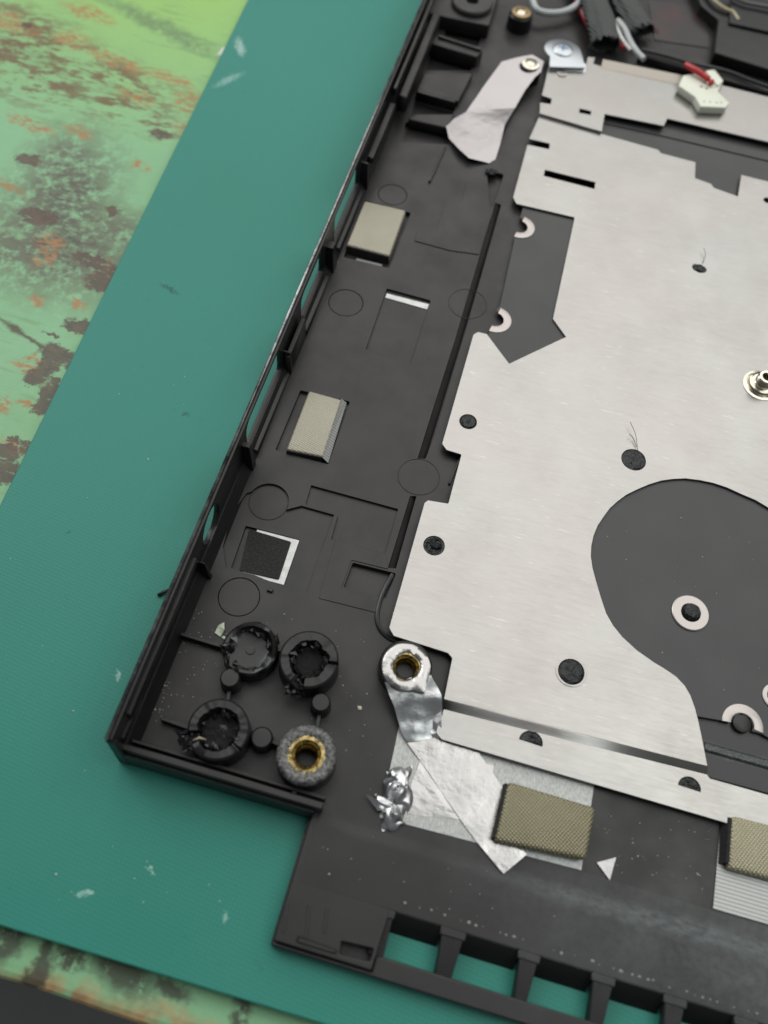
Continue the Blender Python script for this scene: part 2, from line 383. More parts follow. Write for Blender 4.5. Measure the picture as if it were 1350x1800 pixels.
# a slight waviness of the front edge
def edge_x(x): return 1.1*noise.noise(Vector((x*.03, 0, 3)))+.35*noise.noise(Vector((x*.17, 5, 3)))
bmx = mb.bm; cols = []
xs = [-420+6*i for i in range(141)]
for xx in xs:
    cols.append([bmx.verts.new((xx, y+(edge_x(xx) if j > 0 else 0)*(1 if j < 6 else 0), z)) for j, (y, z) in enumerate(pr+[(420, ZB), (420, -34)])])
for i in range(len(cols)-1):
    for j in range(8):
        k = (j+1) % 8; f = bmx.faces.new((cols[i][j], cols[i][k], cols[i+1][k], cols[i+1][j]))
bmx.faces.new(cols[0]); bmx.faces.new(cols[-1][::-1])
tag(mb.build('bench_top', BENCH), None, kind='structure')
n = NT('dull_grey_floor'); n.bump(n.noise(.05, 4), .2, 1); FLOOR = n.set(n.mix(n.ramp(n.noise(.01, 5), .3, .7), (.20, .19, .195), (.30, .285, .29)), .7)
mb = MB(); mb.plate([(-1500, -1500), (1500, -1500), (1500, 1500), (-1500, 1500)], (), -262, -260)
tag(mb.build('floor', FLOOR), None, kind='structure')

# ------------------------------------------------------------------ cutting mat
n = NT('green_rubber_mat')
def wv(direction, sc, rot):
    x = n.n.new('ShaderNodeTexWave'); x.bands_direction = direction; x.inputs['Scale'].default_value = sc; x.inputs['Distortion'].default_value = .4; x.inputs['Detail'].default_value = 1
    n.l.new(n.scale(n.pos, (1, 1, 1), rot), x.inputs[0]); return x.outputs['Fac']
k = .314/.62
grid = n.math('MULTIPLY', wv('X', k, .12), wv('Y', k, .12))
big = n.noise(.022, 4, .5)
c = n.mix(n.ramp(big, .35, .65), (.027, .205, .158), (.035, .219, .174))
c = n.mix(n.math('MULTIPLY', n.ramp(grid, .2, .75), .17), c, (.062, .30, .225))
c = n.mix(n.math('MULTIPLY', n.ramp(n.noise(.35, 6, .75), .60, .72), .30), c, (.02, .13, .095))
c = n.mix(n.math('MULTIPLY', n.ramp(n.noise(1.6, 5, .7), .725, .745), .28), c, (.20, .42, .36))
w1 = n.warp(1.2, 2.0)
def mp(px, py, rx, ry, rot=0, soft=.4):
    q = U(px, py, ZM); return (q.x, q.y, rx, ry, math.radians(rot), soft)
for arg, col, am in [(mp(422, 82, 1.0, 3.2, 28), (.42, .56, .52), .8), (mp(402, 140, .9, 4.0, -32), (.30, .48, .44), .65), (mp(390, 92, .9, 1.4, -20), (.5, .6, .55), .0),
                     (mp(142, 1573, .6, .35, 12), (.40, .62, .53), .7), (mp(156, 1567, .7, .35, 12), (.40, .62, .53), .7), (mp(265, 1530, .9, .16, -30), (.4, .6, .5), .7), (mp(207, 1187, .35, .8, 8), (.4, .62, .53), .7),
                     (mp(298, 508, 2.2, .55, -18), (.015, .075, .055), .9), (mp(328, 728, .7, .5, 0), (.02, .10, .08), .8), (mp(121, 936, .5, .3, 0), (.01, .05, .04), .9), (mp(395, 1613, .4, .5, 0), (.4, .6, .5), .6)]:
    if am: c = n.mix(n.math('MULTIPLY', n.math('MULTIPLY', n.blob(*arg, warp=w1), n.ramp(n.noise(2.2, 5, .7), .35, .55)), am), c, col)
n.bump(n.math('ADD', grid, n.math('MULTIPLY', n.noise(3, 3), .7)), .3, .06)
MAT = n.set(c, n.ramp(big, .3, .7, .46, .54), spec=.28)
mb = MB()
mb.plate(rnd([(-60.9, -77.4), (330, -74.5), (330, 300), (-83, 300)], 1.2), (), ZB+.02, ZM, .25)
matob = mb.build('cutting_mat', MAT, origin=(0, 0, ZB)); tag(matob, 'green rubber work mat lying on the peeling green bench under the laptop case', 'work mat')

# ------------------------------------------------------------------ laptop base case
CASE = thing('laptop_base_case', (0, 0, ZM), 'stripped black laptop bottom case with silver metal plate, lying open on the green mat', 'laptop case')
XW = -27.2; XI = -25.0; HW = 10.0; YF = -51.3
def obj(mb, name, mats, parent=None, **k): return mb.build(name, mats, parent or CASE, **k)

# ---- floor panel: a lower skin and an upper skin with pockets
up_holes = []
def hole(pts, r=.25, z=0): h = rnd(P2(pts, z), r); up_holes.append(h); return h
low_outline = [(-25.3, -50.5), (3.6, -50.5), (3.6, -61.6), (140, -61.6), (140, 200), (-25.3, 200)]
mb = MB()
mb.plate(low_outline, (), -2.9, -1.1, .1)
hole([(640, 352), (722, 374), (684, 471), (604, 452)], .4)                     # pads' pockets
hole([(528, 686), (615, 706), (577, 816), (484, 791)], .25)
hole([(680, 507), (757, 528), (722, 640), (643, 614)], .25)
hole([(620, 989), (696, 1008), (678, 1052), (604, 1032)], .3)
hole([(871, 356), (881, 360), (813, 600), (762, 770), (748, 806), (734, 806), (746, 768), (799, 600)], 0)   # long groove
hole([(721, 872), (732, 872), (696, 999), (682, 998)], 0)
hole([(547, 853), (700, 895), (677, 973), (582, 948), (594, 906), (537, 887)], .15)    # shallow step
# region with the round recess and the step below it
c1 = U(472, 881, 0); rc = 3.55
h = P2([(530, 889), (587, 905), (540, 1041), (500, 1032), (446, 1010), (397, 998), (392, 960), (408, 900), (434, 866)], 0)
arc = [(c1.x+rc*math.cos(a), c1.y+rc*math.sin(a)) for a in [math.radians(d) for d in range(165, -12, -8)]]
up_holes.append(h+arc)
discs = []
for px, py, r in [(690, 342, 3.2), (608, 532, 3.5), (822, 534, 3.9), (420, 1049, 3.45)]:
    q = U(px, py, 0); 
    if (px, py) == (822, 534): continue
    up_holes.append(circ(q.x, q.y, r, 44)); discs.append((q.x, q.y, r-.12))
# deep pockets at the far corner
PK = [[(782, 27), (855, 42), (840, 82), (783, 66)], [(760, 85), (835, 101), (827, 124), (748, 124)], [(733, 160), (806, 178), (794, 204), (722, 204)], [(713, 214), (786, 232), (793, 254), (708, 250)]]
for p in PK: hole(p, .4)
hole([(858, 300), (886, 306), (878, 330), (866, 365), (850, 362), (842, 322)], .8)
mb.plate([(-25.3, -50.5), (3.6, -50.5), (3.6, -49.9), (140, -47.6), (140, 200), (-25.3, 200)], up_holes, -1.1, 0, .05)
for x_, y_, r in discs: mb.plate(circ(x_, y_, r, 44), (), -1.1, -.03, .05)
# fill the pockets to their own depths
def fill(pts, z0, z1, zz=0): mb.plate(P2(pts, zz), (), z0, z1, 0)
fill([(545, 850), (705, 893), (680, 977), (580, 951), (592, 904), (535, 889)], -1.1, -.5)
mb.plate(P2([(428, 862), (440, 845), (510, 850), (530, 886), (590, 903), (544, 1043), (500, 1034), (448, 1014), (394, 1002), (386, 960)], 0), [P2([(432, 924), (527, 949), (501, 1027), (406, 998)], -.5)], -1.1, -.5, .04)
fill([(525, 683), (618, 704), (580, 819), (481, 793)], -1.1, -.75)
fill([(678, 504), (760, 527), (725, 643), (640, 614)], -1.1, -.5)
fill([(616, 985), (700, 1005), (681, 1056), (600, 1035)], -1.1, -1.0)
fill([(636, 348), (726, 372), (687, 475), (600, 454)], -1.1, -1.0)
# proud steps on the floor
def step(pts, h, r=.3): mb.plate(rnd(P2(pts, 0), r), (), -.02, h, .05)
step([(733, 405), (764, 411), (784, 354), (811, 354), (820, 318), (856, 306), (862, 384), (842, 448), (791, 441), (729, 424)], .18)
step([(590, 948), (678, 975), (683, 1001), (618, 985), (600, 1034), (668, 1055), (664, 1078), (560, 1052)], .14)
for (ax_, ay_), (bx_, by_) in [((874, 356), (800, 602)), ((800, 602), (737, 806)), ((723, 872), (685, 998))]:
    a, b_ = U(ax_, ay_, 0), U(bx_, by_, 0)
    mb.hexa([(a.x-.15, a.y, -1.3), (b_.x-.15, b_.y, -1.3), (b_.x+1.15, b_.y, -1.3), (a.x+1.15, a.y, -1.3)], [(a.x-.15, a.y, -.04), (b_.x-.15, b_.y, -.04), (b_.x+1.15, b_.y, -1.08), (a.x+1.15, a.y, -1.08)])
# round mark across the groove
for px, py, r in [(736, 838, 3.75), (822, 534, 3.9)]:
    q = U(px, py, 0); pts = [(q.x+r*math.cos(a*.0873*2), q.y+r*math.sin(a*.0873*2), .02) for a in range(37)]
    mb.tube(pts, .07, 6, False)
mb.tube([(c1.x+(rc-.1)*math.cos(math.radians(d)), c1.y+(rc-.1)*math.sin(math.radians(d)), -.48) for d in range(165, 375, 6)], .06, 6, False)
mb.plate(circ(c1.x, c1.y, rc-.2, 44), (), -1.0, -.47, .03)
obj(mb, 'floor_panel', PLASTIC)

# ---- long rib and low ribs
def rib(pts, z, wdt=.55, name='rib', m=None, z0=-.3, bev=.08):
    a, b = [U(x, y, z) for x, y in pts]; d = (b-a).xy.normalized(); nrm = Vector((-d.y, d.x))*wdt/2
    m_ = MB(); m_.plate([tuple(a.xy+nrm), tuple(a.xy-nrm), tuple(b.xy-nrm), tuple(b.xy+nrm)], (), z0, z, bev)
    return obj(m_, name, m or PLASTIC_D)
rib([(318, 1114), (398, 1138)], 1.6); rib([(283, 1262), (345, 1284)], 1.6)
rib([(484, 1142), (504, 1142)], 2.6); rib([(432, 1290), (455, 1297)], 2.2); rib([(470, 1300), (500, 1312)], 2.2)
rib([(404, 1200), (400, 1235)], 2.0); rib([(563, 1245), (556, 1290)], 2.0); rib([(520, 1365), (517, 1396)], 1.6, .7)
rib([(755, 318), (783, 255)], .5, .5); rib([(790, 850), (812, 795)], .5, .4)

mb = MB(); mb.tube(smooth_path([tuple(U(x, y, .02)) for x, y in [(690, 1010), (672, 1045), (663, 1078), (667, 1104), (684, 1122), (706, 1130)]], 6), .42, 8); obj(mb, 'bead', PLASTIC_D, smooth=True)
# ---- side wall with ports
def xf_wall(x0): return lambda v: Vector((x0+v.z, v.x, v.y))
ports = []
def ry(px, py): return UX(px, py, -26.4).y
ports.append(rnd([(56.5, 2.0), (75, 2.0), (75, 8.8), (56.5, 8.8)], .9))
ports.append(rnd([(34.5, 2.0), (48.5, 2.0), (48.5, 8.4), (34.5, 8.4)], [2.2, .8, .8, 2.2]))
ports.append(rnd([(3.8, 2.0), (22.5, 2.0), (22.5, 8.8), (3.8, 8.8)], [.9, .9, 2.6, 2.6]))
ports.append(circ(-13.6, 5.2, 3.5, 28))
mb = MB()
mb.plate(rnd([(YF, -2.9), (200, -2.9), (200, HW-.55), (YF, HW-.55)], [.1, .1, .1, .1]), ports, 0, .95, .1, xf_wall(XW))
# thickening at the foot
mb.hexa([(XW+.8, YF+.6, -.6), (XW+.8, 200, -.6), (XI+.7, 200, -.6), (XI+.7, YF+.6, -.6)], [(XW+.8, YF+.6, 1.9), (XW+.8, 200, 1.9), (XW+1.1, 200, 1.9), (XW+1.1, YF+.6, 1.9)])
WALL = obj(mb, 'side_wall', PLASTIC_D)
mb = MB(); mb.tube([(XW+.22, YF-.2, HW-.3), (XW+.22, 70, HW-.3), (XW+.22, 200, HW-.3)], .3, 14); mb.build('rim', GLOSS, WALL)
# inner rails and clips
for bx_ in [(XW+.8, XW+1.5, -47, -21, 5.6, 7.6, .15), (XW+.8, XW+1.3, -50, -43.5, 4.0, 5.2, .1), (XI-.8, XI+.1, 23.2, 33, -.3, 5.2, .2), (XI-.6, XI+.3, 33.2, 48, -.3, 1.5, .2),
            (XI-.6, XI+.25, 4.4, 22.4, -.3, 1.3, .2), (XI-.7, XI+.15, 56, 74, -.3, 1.5, .2), (XW+1.4, XI+.6, 79, 98, 4.6, 6.2, .25), (XI+.4, XI+2.4, 101, 134, 2.0, 6.2, .4), (XW+1.4, XI, 100, 140, 6.6, 8.4, .2)]:
    mb = MB(); mb.box(*bx_); obj(mb, 'wall_rail', PLASTIC)
for (y0, y1, d, zt) in [(0.9, 2.5, .6, 7.0), (50.4, 53.0, .5, 6.4), (-21.0, -20.1, .9, 5.2), (23.2, 24.2, .4, 6.0), (76.0, 77.2, .5, 6.6)]:
    mb = MB(); mb.hexa([(XW+.8, y0, -.2), (XI+d, y0, -.2), (XI+d, y1, -.2), (XW+.8, y1, -.2)], [(XW+.8, y0+.3, zt), (XI+d*.25, y0+.3, zt), (XI+d*.25, y1-.3, zt), (XW+.8, y1-.3, zt)], .12)
    obj(mb, 'wall_clip', PLASTIC_D)

# ---- front wall of the corner
mb = MB()
mb.box(XW+.3, 4.4, YF, YF+1.0, -2.9, 3.6, .18)
mb.hexa([(XW-.1, YF-.8, -2.9), (3.6, YF-.8, -2.9), (3.6, YF+.1, -2.9), (XW-.1, YF+.1, -2.9)], [(XW+.1, YF-.5, 2.1), (3.4, YF-.5, 2.1), (3.4, YF+.1, 1.9), (XW+.1, YF+.1, 1.9)], .2)
mb.box(XW+1.6, 4.4, YF+1.7, YF+2.2, -.2, 1.9, .1)
mb.hexa([(XW-.2, YF-.9, -2.8), (XW+1.6, YF-.9, -2.8), (XW+1.6, YF+.6, -2.8), (XW-.2, YF+.6, -2.8)], [(XW-.1, YF-.3, HW-.8), (XW+1.2, YF-.3, HW-2.2), (XW+1.2, YF+.6, HW-2.2), (XW-.1, YF+.6, HW-.8)], .25)
obj(mb, 'front_wall', PLASTIC)

# ---- front lip with air vents
def fl(px, py, z=0): return tuple(U(px, py, z)[:2])
XL = 3.0; YV0 = -61.0; YV1 = -66.9; YE = -69.7
ops = []
for (l, r) in [(18.2, 25.2), (28.5, 36.4), (39.2, 46.9), (49.9, 57.1), (60.0, 67.0), (70, 77), (80, 87), (90, 97), (100, 107)]:
    ops.append(rnd([(l, YV1), (r-.3, YV1), (r, YV0), (l, YV0)], .35))
mb = MB()
# rear strip, worn crease, front strip: three gently sloping sheets
def slab(x0, x1, prof, th=1.0):
    """extruded along x: prof = list of (y, z) on the top"""
    b = mb.bm; N = 48; rows = []
    for i in range(N+1):
        x_ = x0+(x1-x0)*i/N
        rows.append([b.verts.new((x_, y, z)) for y, z in prof]+[b.verts.new((x_, y, z-th)) for y, z in prof[::-1]])
    m_ = len(rows[0])
    for i in range(N):
        for j in range(m_):
            k_ = (j+1) % m_; b.faces.new((rows[i][j], rows[i+1][j], rows[i+1][k_], rows[i][k_]))
    b.faces.new(rows[0][::-1]); b.faces.new(rows[-1])
slab(4.0, 140, [(-48.6, .10), (-50.9, .10), (-51.4, .11), (-52.0, .15), (-52.7, .20), (-53.2, .21), (-57, .17), (-60.95, .10)], 2.5)
mb.plate([(3.4, -50.2), (4.2, -50.2), (4.2, -61.2), (3.4, -61.2)], (), -2.9, .05, .15)
# left block of the lip
mb.plate(rnd([(XL, -69.0), (17.0, -69.0), (17.6, -61.0), (4.0, -58.5), (4.0, -50.6), (XL+.1, -50.6)], .2), [rnd(P2([(600, 1655), (656, 1668), (650, 1690), (597, 1677)], 0), .2)], -2.2, .07, .2)
mb.plate([(XL+.3, -68.8), (16.8, -68.8), (17.2, -61.0), (XL+.3, -61)], (), -2.9, -1.9, .05)
for a_, b_, wd in [((543, 1590), (538, 1650), .25), ((575, 1596), (570, 1640), .25), ((505, 1585), (498, 1640), .3)]:
    p, q_ = U(*a_, .1), U(*b_, .1); mb.plate(rnd([(p.x-wd, p.y), (q_.x-wd, q_.y), (q_.x+wd, q_.y), (p.x+wd, p.y)], .2), (), .0, .16, .08)
mb.plate([(XL-.3, -69.5), (XL+.4, -69.5), (XL+.4, -52.4), (XL-.3, -52.4)], (), -2.9, -1.3, .1)
mb.hexa([(6, -67.4, 0), (12, -67.7, 0), (12, -68.4, 0), (6, -68.4, 0)], [(6.3, -67.8, .4), (11.4, -67.9, .35), (11.4, -68.25, .35), (6.3, -68.25, .4)])
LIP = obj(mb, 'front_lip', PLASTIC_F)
mb = MB()
mb.plate([(XL, YE), (140, YE), (140, YV1-.05), (17.2, YV1-.05), (17.2, -69.05), (XL, -69.05)], (), -2.9, -.8, .25)
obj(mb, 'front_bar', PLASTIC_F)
gaps = [(16.0, 18.2), (25.2, 28.5), (36.4, 39.2), (46.9, 49.9), (57.1, 60.0), (67.0, 70), (77, 80), (87, 90), (97, 100)]
for i, (l, r) in enumerate(gaps):
    mb = MB(); d = .35 if i else 0
    mb.hexa([(l+.3, YV0+.1, -2.2), (r-.3, YV0+.1, -2.2), (r-d, YV1-.2, -2.6), (l+d, YV1-.2, -2.6)], [(l, YV0+.1, .05), (r, YV0+.1, .05), (r-d*1.6, YV1-.2, -.85), (l+d*1.6, YV1-.2, -.85)], .12)
    mb.box(l-.2, r+.2, YV0-1.1, YV0+.05, -2.0, .04, .15)
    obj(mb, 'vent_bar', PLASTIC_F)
for (l, r) in [(18.2, 25.2), (28.5, 36.4), (39.2, 46.9), (49.9, 57.1), (60.0, 67.0), (70, 77)]:
    mb = MB()
    mb.hexa([(l, YV0+.2, -2.9), (r, YV0+.2, -2.9), (r, YV0-2.6, -2.85), (l, YV0-2.6, -2.85)], [(l, YV0+.2, -.2), (r, YV0+.2, -.2), (r, YV0-.1, -.2), (l, YV0-.1, -.2)])
    obj(mb, 'vent_slope', PLASTIC_D)
# frayed specks of plastic along the vents
mb = MB(); rs = random.Random(3)
for i in range(46):
    x_ = 19.5+i*1.12+rs.uniform(-.3, .3)
    if rs.random() < .3 or 37 < x_ < 39 : continue
    y_ = -59.55-.01*(x_-19)+rs.uniform(-.15, .15)
    mb.speck((x_, y_, .07), rs.uniform(.14, .34), i, .5)
n = NT('frayed_plastic'); FRAY = n.set((.24, .24, .23), .5)
o = obj(mb, 'frayed_plastic', FRAY)

# ---- screw bosses
def boss_at(px, py, z): q = U(px, py, z); return q.x, q.y
def jag(seed, amp, sc=1.6): return lambda a: amp*noise.noise(Vector((math.cos(a)*sc, math.sin(a)*sc, seed)))+amp*.6*noise.noise(Vector((math.cos(a)*5, math.sin(a)*5, seed+4)))
# 1: torn off low, its closed bottom showing
x_, y_ = boss_at(439, 1138, 4.0); j1 = jag(1.3, .5)
def jf(i, a):
    hi = max(0, math.cos(a-math.radians(70)))**1.5
    if i in (2, 3, 4): return (j1(a)*.25*(i == 4), (j1(a)*.8+hi*1.2) if i != 2 else hi*.8)
    if i == 5: return (j1(a)*.5, 0)
    return (0, 0)
mb = MB(); mb.lathe(x_, y_, [(4.4, -.2), (4.35, 1.5), (4.3, 3.2), (4.0, 3.5), (3.5, 3.4), (3.0, 2.9), (2.4, 2.75), (.75, 2.7), (.7, 2.9), (.35, 2.9)], 72, jf)
bs = obj(mb, 'screw_boss', PLASTIC_D, smooth=True); tag(bs, 'low torn screw boss with closed bottom')
mb = MB(); rs = random.Random(5)
for i in range(44):
    a = rs.uniform(.1, 2.3) if i < 28 else rs.uniform(2.8, 4.5); r = rs.uniform(2.7, 4.1)
    mb.shard((x_+r*math.cos(a), y_+r*math.sin(a), 3.0+rs.uniform(-.2, .9)), rs.uniform(.3, .85), i)
mb.build('torn_plastic', BURNT, bs)
# 2 and 3: hollow, split
n = NT('hole_shade_black'); n.bump(n.noise(1.5, 4), .8, .3); HOLE = n.set((.004, .004, .0045), .5, spec=.15)  # near-black colour stands in for the shade deep inside the boss
def hollow(px, py, seed, ro, ri, zt, label, burr):
    x_, y_ = boss_at(px, py, zt); j = jag(seed, .45)
    def f(i, a):
        s1 = -1.6 if abs(((a-burr[0]+math.pi) % (2*math.pi))-math.pi) < .22 else 0
        s2 = -.9 if abs(((a-burr[1]+math.pi) % (2*math.pi))-math.pi) < .06 else 0
        if i in (2, 3): return (0, s1+s2+.1*j(a))
        if i == 4: return (j(a)*.9, s1+s2+j(a)*.5)
        if i == 5: return (j(a)*1.3, j(a)*.6)
        return (0, 0)
    m_ = MB(); m_.lathe(x_, y_, [(ro+.1, -.2), (ro, zt*.6), (ro-.05, zt-.25), (ro-.35, zt), (ri+.5, zt-.05), (ri+.1, zt-1.1), (ri, .6), (ri*.6, .3), (.2, .3)], 96, f)
    b_ = obj(m_, 'screw_boss', PLASTIC_D, smooth=True); tag(b_, label)
    m_ = MB(); rs = random.Random(seed)
    for i in range(38):
        a = rs.uniform(0, 6.28); r = ri+rs.uniform(-.5, .8)
        m_.shard((x_+r*math.cos(a), y_+r*math.sin(a), zt-rs.uniform(.1, 1.8)), rs.uniform(.25, .8), i)
    for i in range(22):
        a = burr[0]+rs.uniform(-.28, .28); r = ro+rs.uniform(-1.2, 1.5)
        m_.shard((x_+r*math.cos(a), y_+r*math.sin(a), zt-rs.uniform(.0, 2.2)), rs.uniform(.4, .85), i+40)
    m_.build('torn_plastic', BURNT, b_)
    m_ = MB(); m_.lathe(x_, y_, [(ri-.02, 3.2), (ri-.1, 2.2), (ri-.25, .9), (ri*.7, .55), (.1, .45)], 48, lambda i, a: (.3*j(a) if 0 < i < 4 else 0, .5*j(a+i))); m_.build('screw_hole', HOLE, b_)
    return x_, y_, b_
hx, hy, h2 = hollow(543, 1158, 2.2, 4.65, 2.5, 4.9, 'hollow split screw boss with shreds hanging off its rim', (math.radians(262), math.radians(5)))
gx, gy, h3 = hollow(384, 1281, 6.1, 4.6, 2.7, 4.8, 'hollow screw boss burst open on its outer side', (math.radians(215), math.radians(-28)))
mb = MB(); mb.speck((gx+.4, gy+.5, 2.4), .9, 3, 1.6); mb.speck((gx+.9, gy-.5, 2.6), .6, 5, 1.3); mb.build('loose_chip', m_plastic('grey_chip', (.07, .07, .07), .5), h3)
n = NT('dried_glue'); GLUE = n.set((.30, .26, .18), .4)
mb = MB(); mb.tube([(gx-3.0, gy-2.6, 4.5), (gx-2.2, gy-2.0, 4.7), (gx-1.2, gy-1.9, 4.4)], [.12, .22, .1], 7); mb.build('glue_thread', GLUE, h3)
# 4: whole, brass insert
n = NT('gritty_grey_plastic'); n.bump(n.noise(2.2, 5, .65), .7, .25)
GRIT = n.set(n.mix(n.ramp(n.noise(1.9, 6, .75), .42, .68), (.025, .025, .025), (.26, .255, .245)), .28)
x_, y_ = boss_at(539, 1326, 5.0); j = jag(8, .2)
mb = MB(); mb.lathe(x_, y_, [(4.5, -.2), (4.4, 2.5), (4.35, 4.2)], 64, None, False)
bs = obj(mb, 'screw_boss', PLASTIC_D, smooth=True); tag(bs, 'whole screw boss holding a brass insert')
mb = MB(); mb.lathe(x_, y_, [(4.36, 4.1), (4.42, 4.6), (4.15, 5.0), (3.7, 5.12), (2.8, 5.0), (2.5, 4.8), (2.7, 4.0)], 120, lambda i, a: ((0, 0) if i < 1 else ((j(a)*1.3+.25*noise.noise(Vector((math.cos(a)*6, math.sin(a)*6, 2))))*(i > 3), j(a)*.8+.12*noise.noise(Vector((math.cos(a)*9, math.sin(a)*9, i))))), False)
mb.build('gritty_top', GRIT, bs, smooth=True, angle=60)
def insert(x_, y_, parent, ro=3.3, ri=1.7, z=4.95):
    jj = jag(11, .35, 2.2)
    m_ = MB(); m_.lathe(x_, y_, [(ro, z-1.2), (ro, z), (ri+.55, z+.03), (ri+.35, z-.25), (ri+.3, z-.3), (ri+.1, z-.15), (ri, z-.3)]+[(ri-(.12 if k % 2 else 0), z-.6-.22*k) for k in range(14)], 64, lambda i, a: ((jj(a), 0) if i in (0, 1) else (0, 0)), False)
    b_ = m_.build('brass_insert', BRASS, parent, smooth=True)
    m_ = MB(); m_.plate(circ(x_, y_, ri, 32), (), .1, .5); m_.build('screw_hole', PLASTIC_D, parent)
insert(x_, y_, bs, 2.75, 1.62, 4.92)
# pins
for px, py, r, z in [(404, 1191, 1.5, 3.6), (564, 1234, 1.45, 3.4), (460, 1296, 1.6, 3.2)]:
    x_, y_ = boss_at(px, py, z); mb = MB(); mb.lathe(x_, y_, [(r+.2, -.2), (r+.05, z-.3), (r-.2, z), (.3, z+.02)], 28); obj(mb, 'pin', PLASTIC_D, smooth=True)

# ---- foil-wrapped ground boss
x_, y_ = boss_at(714, 1172, 4.2); GX, GY = x_, y_
mb = MB(); mb.lathe(x_-.1, y_+.6, [(4.3, -.2), (4.2, 2.6), (3.9, 2.9), (2.0, 2.9), (2.0, 1)], 56); mb.lathe(x_, y_, [(3.3, 2.0), (3.2, 3.9), (1.9, 4.0), (1.9, 1.0)], 40)
gb = obj(mb, 'screw_boss', PLASTIC_D, smooth=True); tag(gb, 'screw boss wrapped in silver foil beside the plate')
insert(x_+.0, y_-.1, gb, 2.5, 1.55, 4.15)
jj = jag(15, .4)
mb = MB(); mb.lathe(x_, y_, [(3.75, 2.4), (3.9, 3.6), (3.75, 4.25), (3.2, 4.45), (2.3, 4.4), (2.1, 4.2)], 72, lambda i, a: ((jj(a)*.8*(i in (4, 5)) + .12*noise.noise(Vector((math.cos(a)*2, math.sin(a)*2, i))) + (1.1*max(0, 1-abs(a-5.6)/.35) if i in (1, 2, 3) else 0), .16*noise.noise(Vector((math.cos(a)*2.2, math.sin(a)*2.2, 7+i*.4))))), False)
mb.build('foil_cap', FOIL, gb, smooth=True, angle=50)

# ---- shielding cloth, foil, gaskets at the front
def Q(pts): return [tuple(U(x, y, z)) for x, y, z in pts]
mb = MB(); mb.plate(P2([(701, 1278), (1046, 1370), (1022, 1530), (667, 1437)], .2), (), -.02, .22, .04); obj(mb, 'shielding_cloth', SHIELD_G)
mb = MB(); mb.plate(P2([(1268, 1440), (1420, 1480), (1440, 1650), (1253, 1597)], .2), (), -.02, .22, .04); obj(mb, 'shielding_cloth', SHIELD)
mb = MB(); mb.sheet(Q([(742, 1328, .3), (868, 1344, .3), (862, 1400, .3), (822, 1442, .3), (716, 1431, .3), (722, 1380, .4)]), [(0, 1, 2, 3, 4, 5)], .05, 4, .12, .5, 2); obj(mb, 'foil_patch', FOIL)
STRIP = [(676, 1200, 3.9), (758, 1186, 3.8), (692, 1240, 2.9), (776, 1222, 2.9), (704, 1280, 1.5), (779, 1256, 1.6), (716, 1306, .65), (779, 1294, .7), (741, 1340, .5), (838, 1318, .5), (816, 1450, .5), (884, 1384, .5), (838, 1480, .5), (872, 1446, .5), (885, 1536, .55), (926, 1502, .55)]
mb = MB(); mb.sheet(Q(STRIP), [(6, 7, 9, 8), (8, 9, 11, 10), (10, 11, 13, 12), (12, 13, 15, 14)], .05, 5, .07, .45, 3); obj(mb, 'foil_strip', FOIL, smooth=True, angle=25)
mb = MB(); mb.sheet(Q(STRIP), [(0, 1, 3, 2), (2, 3, 5, 4), (4, 5, 7, 6)], .05, 6, .55, .42, 3); obj(mb, 'foil_strip', CRUMP, smooth=True, angle=30)
mb = MB(); mb.sheet(Q([(742, 1262, .9), (776, 1236, 2.2), (776, 1296, .9), (764, 1300, .6)]), [(0, 1, 2, 3)], .05, 3, .5, .6, 8); obj(mb, 'foil_patch', CRUMP)
# crumpled foil
def crumple(name, cells, seed, amp, z0, mat, parent=None, zs=2.0):
    (ax, ay), (bx, by), (cx, cy), (dx, dy) = cells; N = 14; b = bmesh.new(); g = []
    for i in range(N+1):
        row = []
        for k_ in range(N+1):
            u, v = i/N, k_/N
            px = (ax*(1-u)+bx*u)*(1-v)+(dx*(1-u)+cx*u)*v; py = (ay*(1-u)+by*u)*(1-v)+(dy*(1-u)+cy*u)*v
            q = U(px, py, z0); e = Vector((u*2.9, v*2.9, seed))
            env = math.sin(math.pi*u)**.5*math.sin(math.pi*v)**.5
            q += Vector((noise.noise(e*1.1), noise.noise(e*1.1+Vector((5, 0, 0))), 0))*amp
            q.z += zs*env*(.45+.9*abs(noise.noise(e*.9+Vector((0, 8, 0)))))
            row.append(b.verts.new(q))
        g.append(row)
    for i in range(N):
        for k_ in range(N): b.faces.new((g[i][k_], g[i+1][k_], g[i+1][k_+1], g[i][k_+1]))
    bmesh.ops.triangulate(b, faces=b.faces[:]); bmesh.ops.recalc_face_normals(b, faces=b.faces[:])
    bmesh.ops.solidify(b, geom=b.faces[:], thickness=.05)
    me = bpy.data.meshes.new('t'); b.to_mesh(me); b.free(); m_ = MB(); m_.add_mesh(me); bpy.data.meshes.remove(me)
    return obj(m_, name, mat, parent, smooth=True, angle=40)
crumple('crumpled_foil', [(680, 1352), (728, 1350), (720, 1425), (668, 1418)], 3.3, .9, .35, CRUMP, zs=2.4)
crumple('crumpled_foil', [(655, 1402), (716, 1410), (708, 1455), (676, 1462)], 7.7, .9, .3, CRUMP, zs=1.7)
mb = MB(); mb.sheet(Q([(642, 1397, 1.0), (664, 1406, 1.6), (692, 1402, 1.4), (690, 1422, 1.0), (664, 1426, .8)]), [(0, 1, 2, 3, 4)], .06, 3, .35, .6, 4); obj(mb, 'crumpled_foil', CRUMP)
mb = MB(); mb.sheet(Q([(1049, 1516, .35), (1083, 1507, .35), (1072, 1547, .35)]), [(0, 1, 2)], .06, 2, .05); obj(mb, 'foil_scrap', FOIL_W)
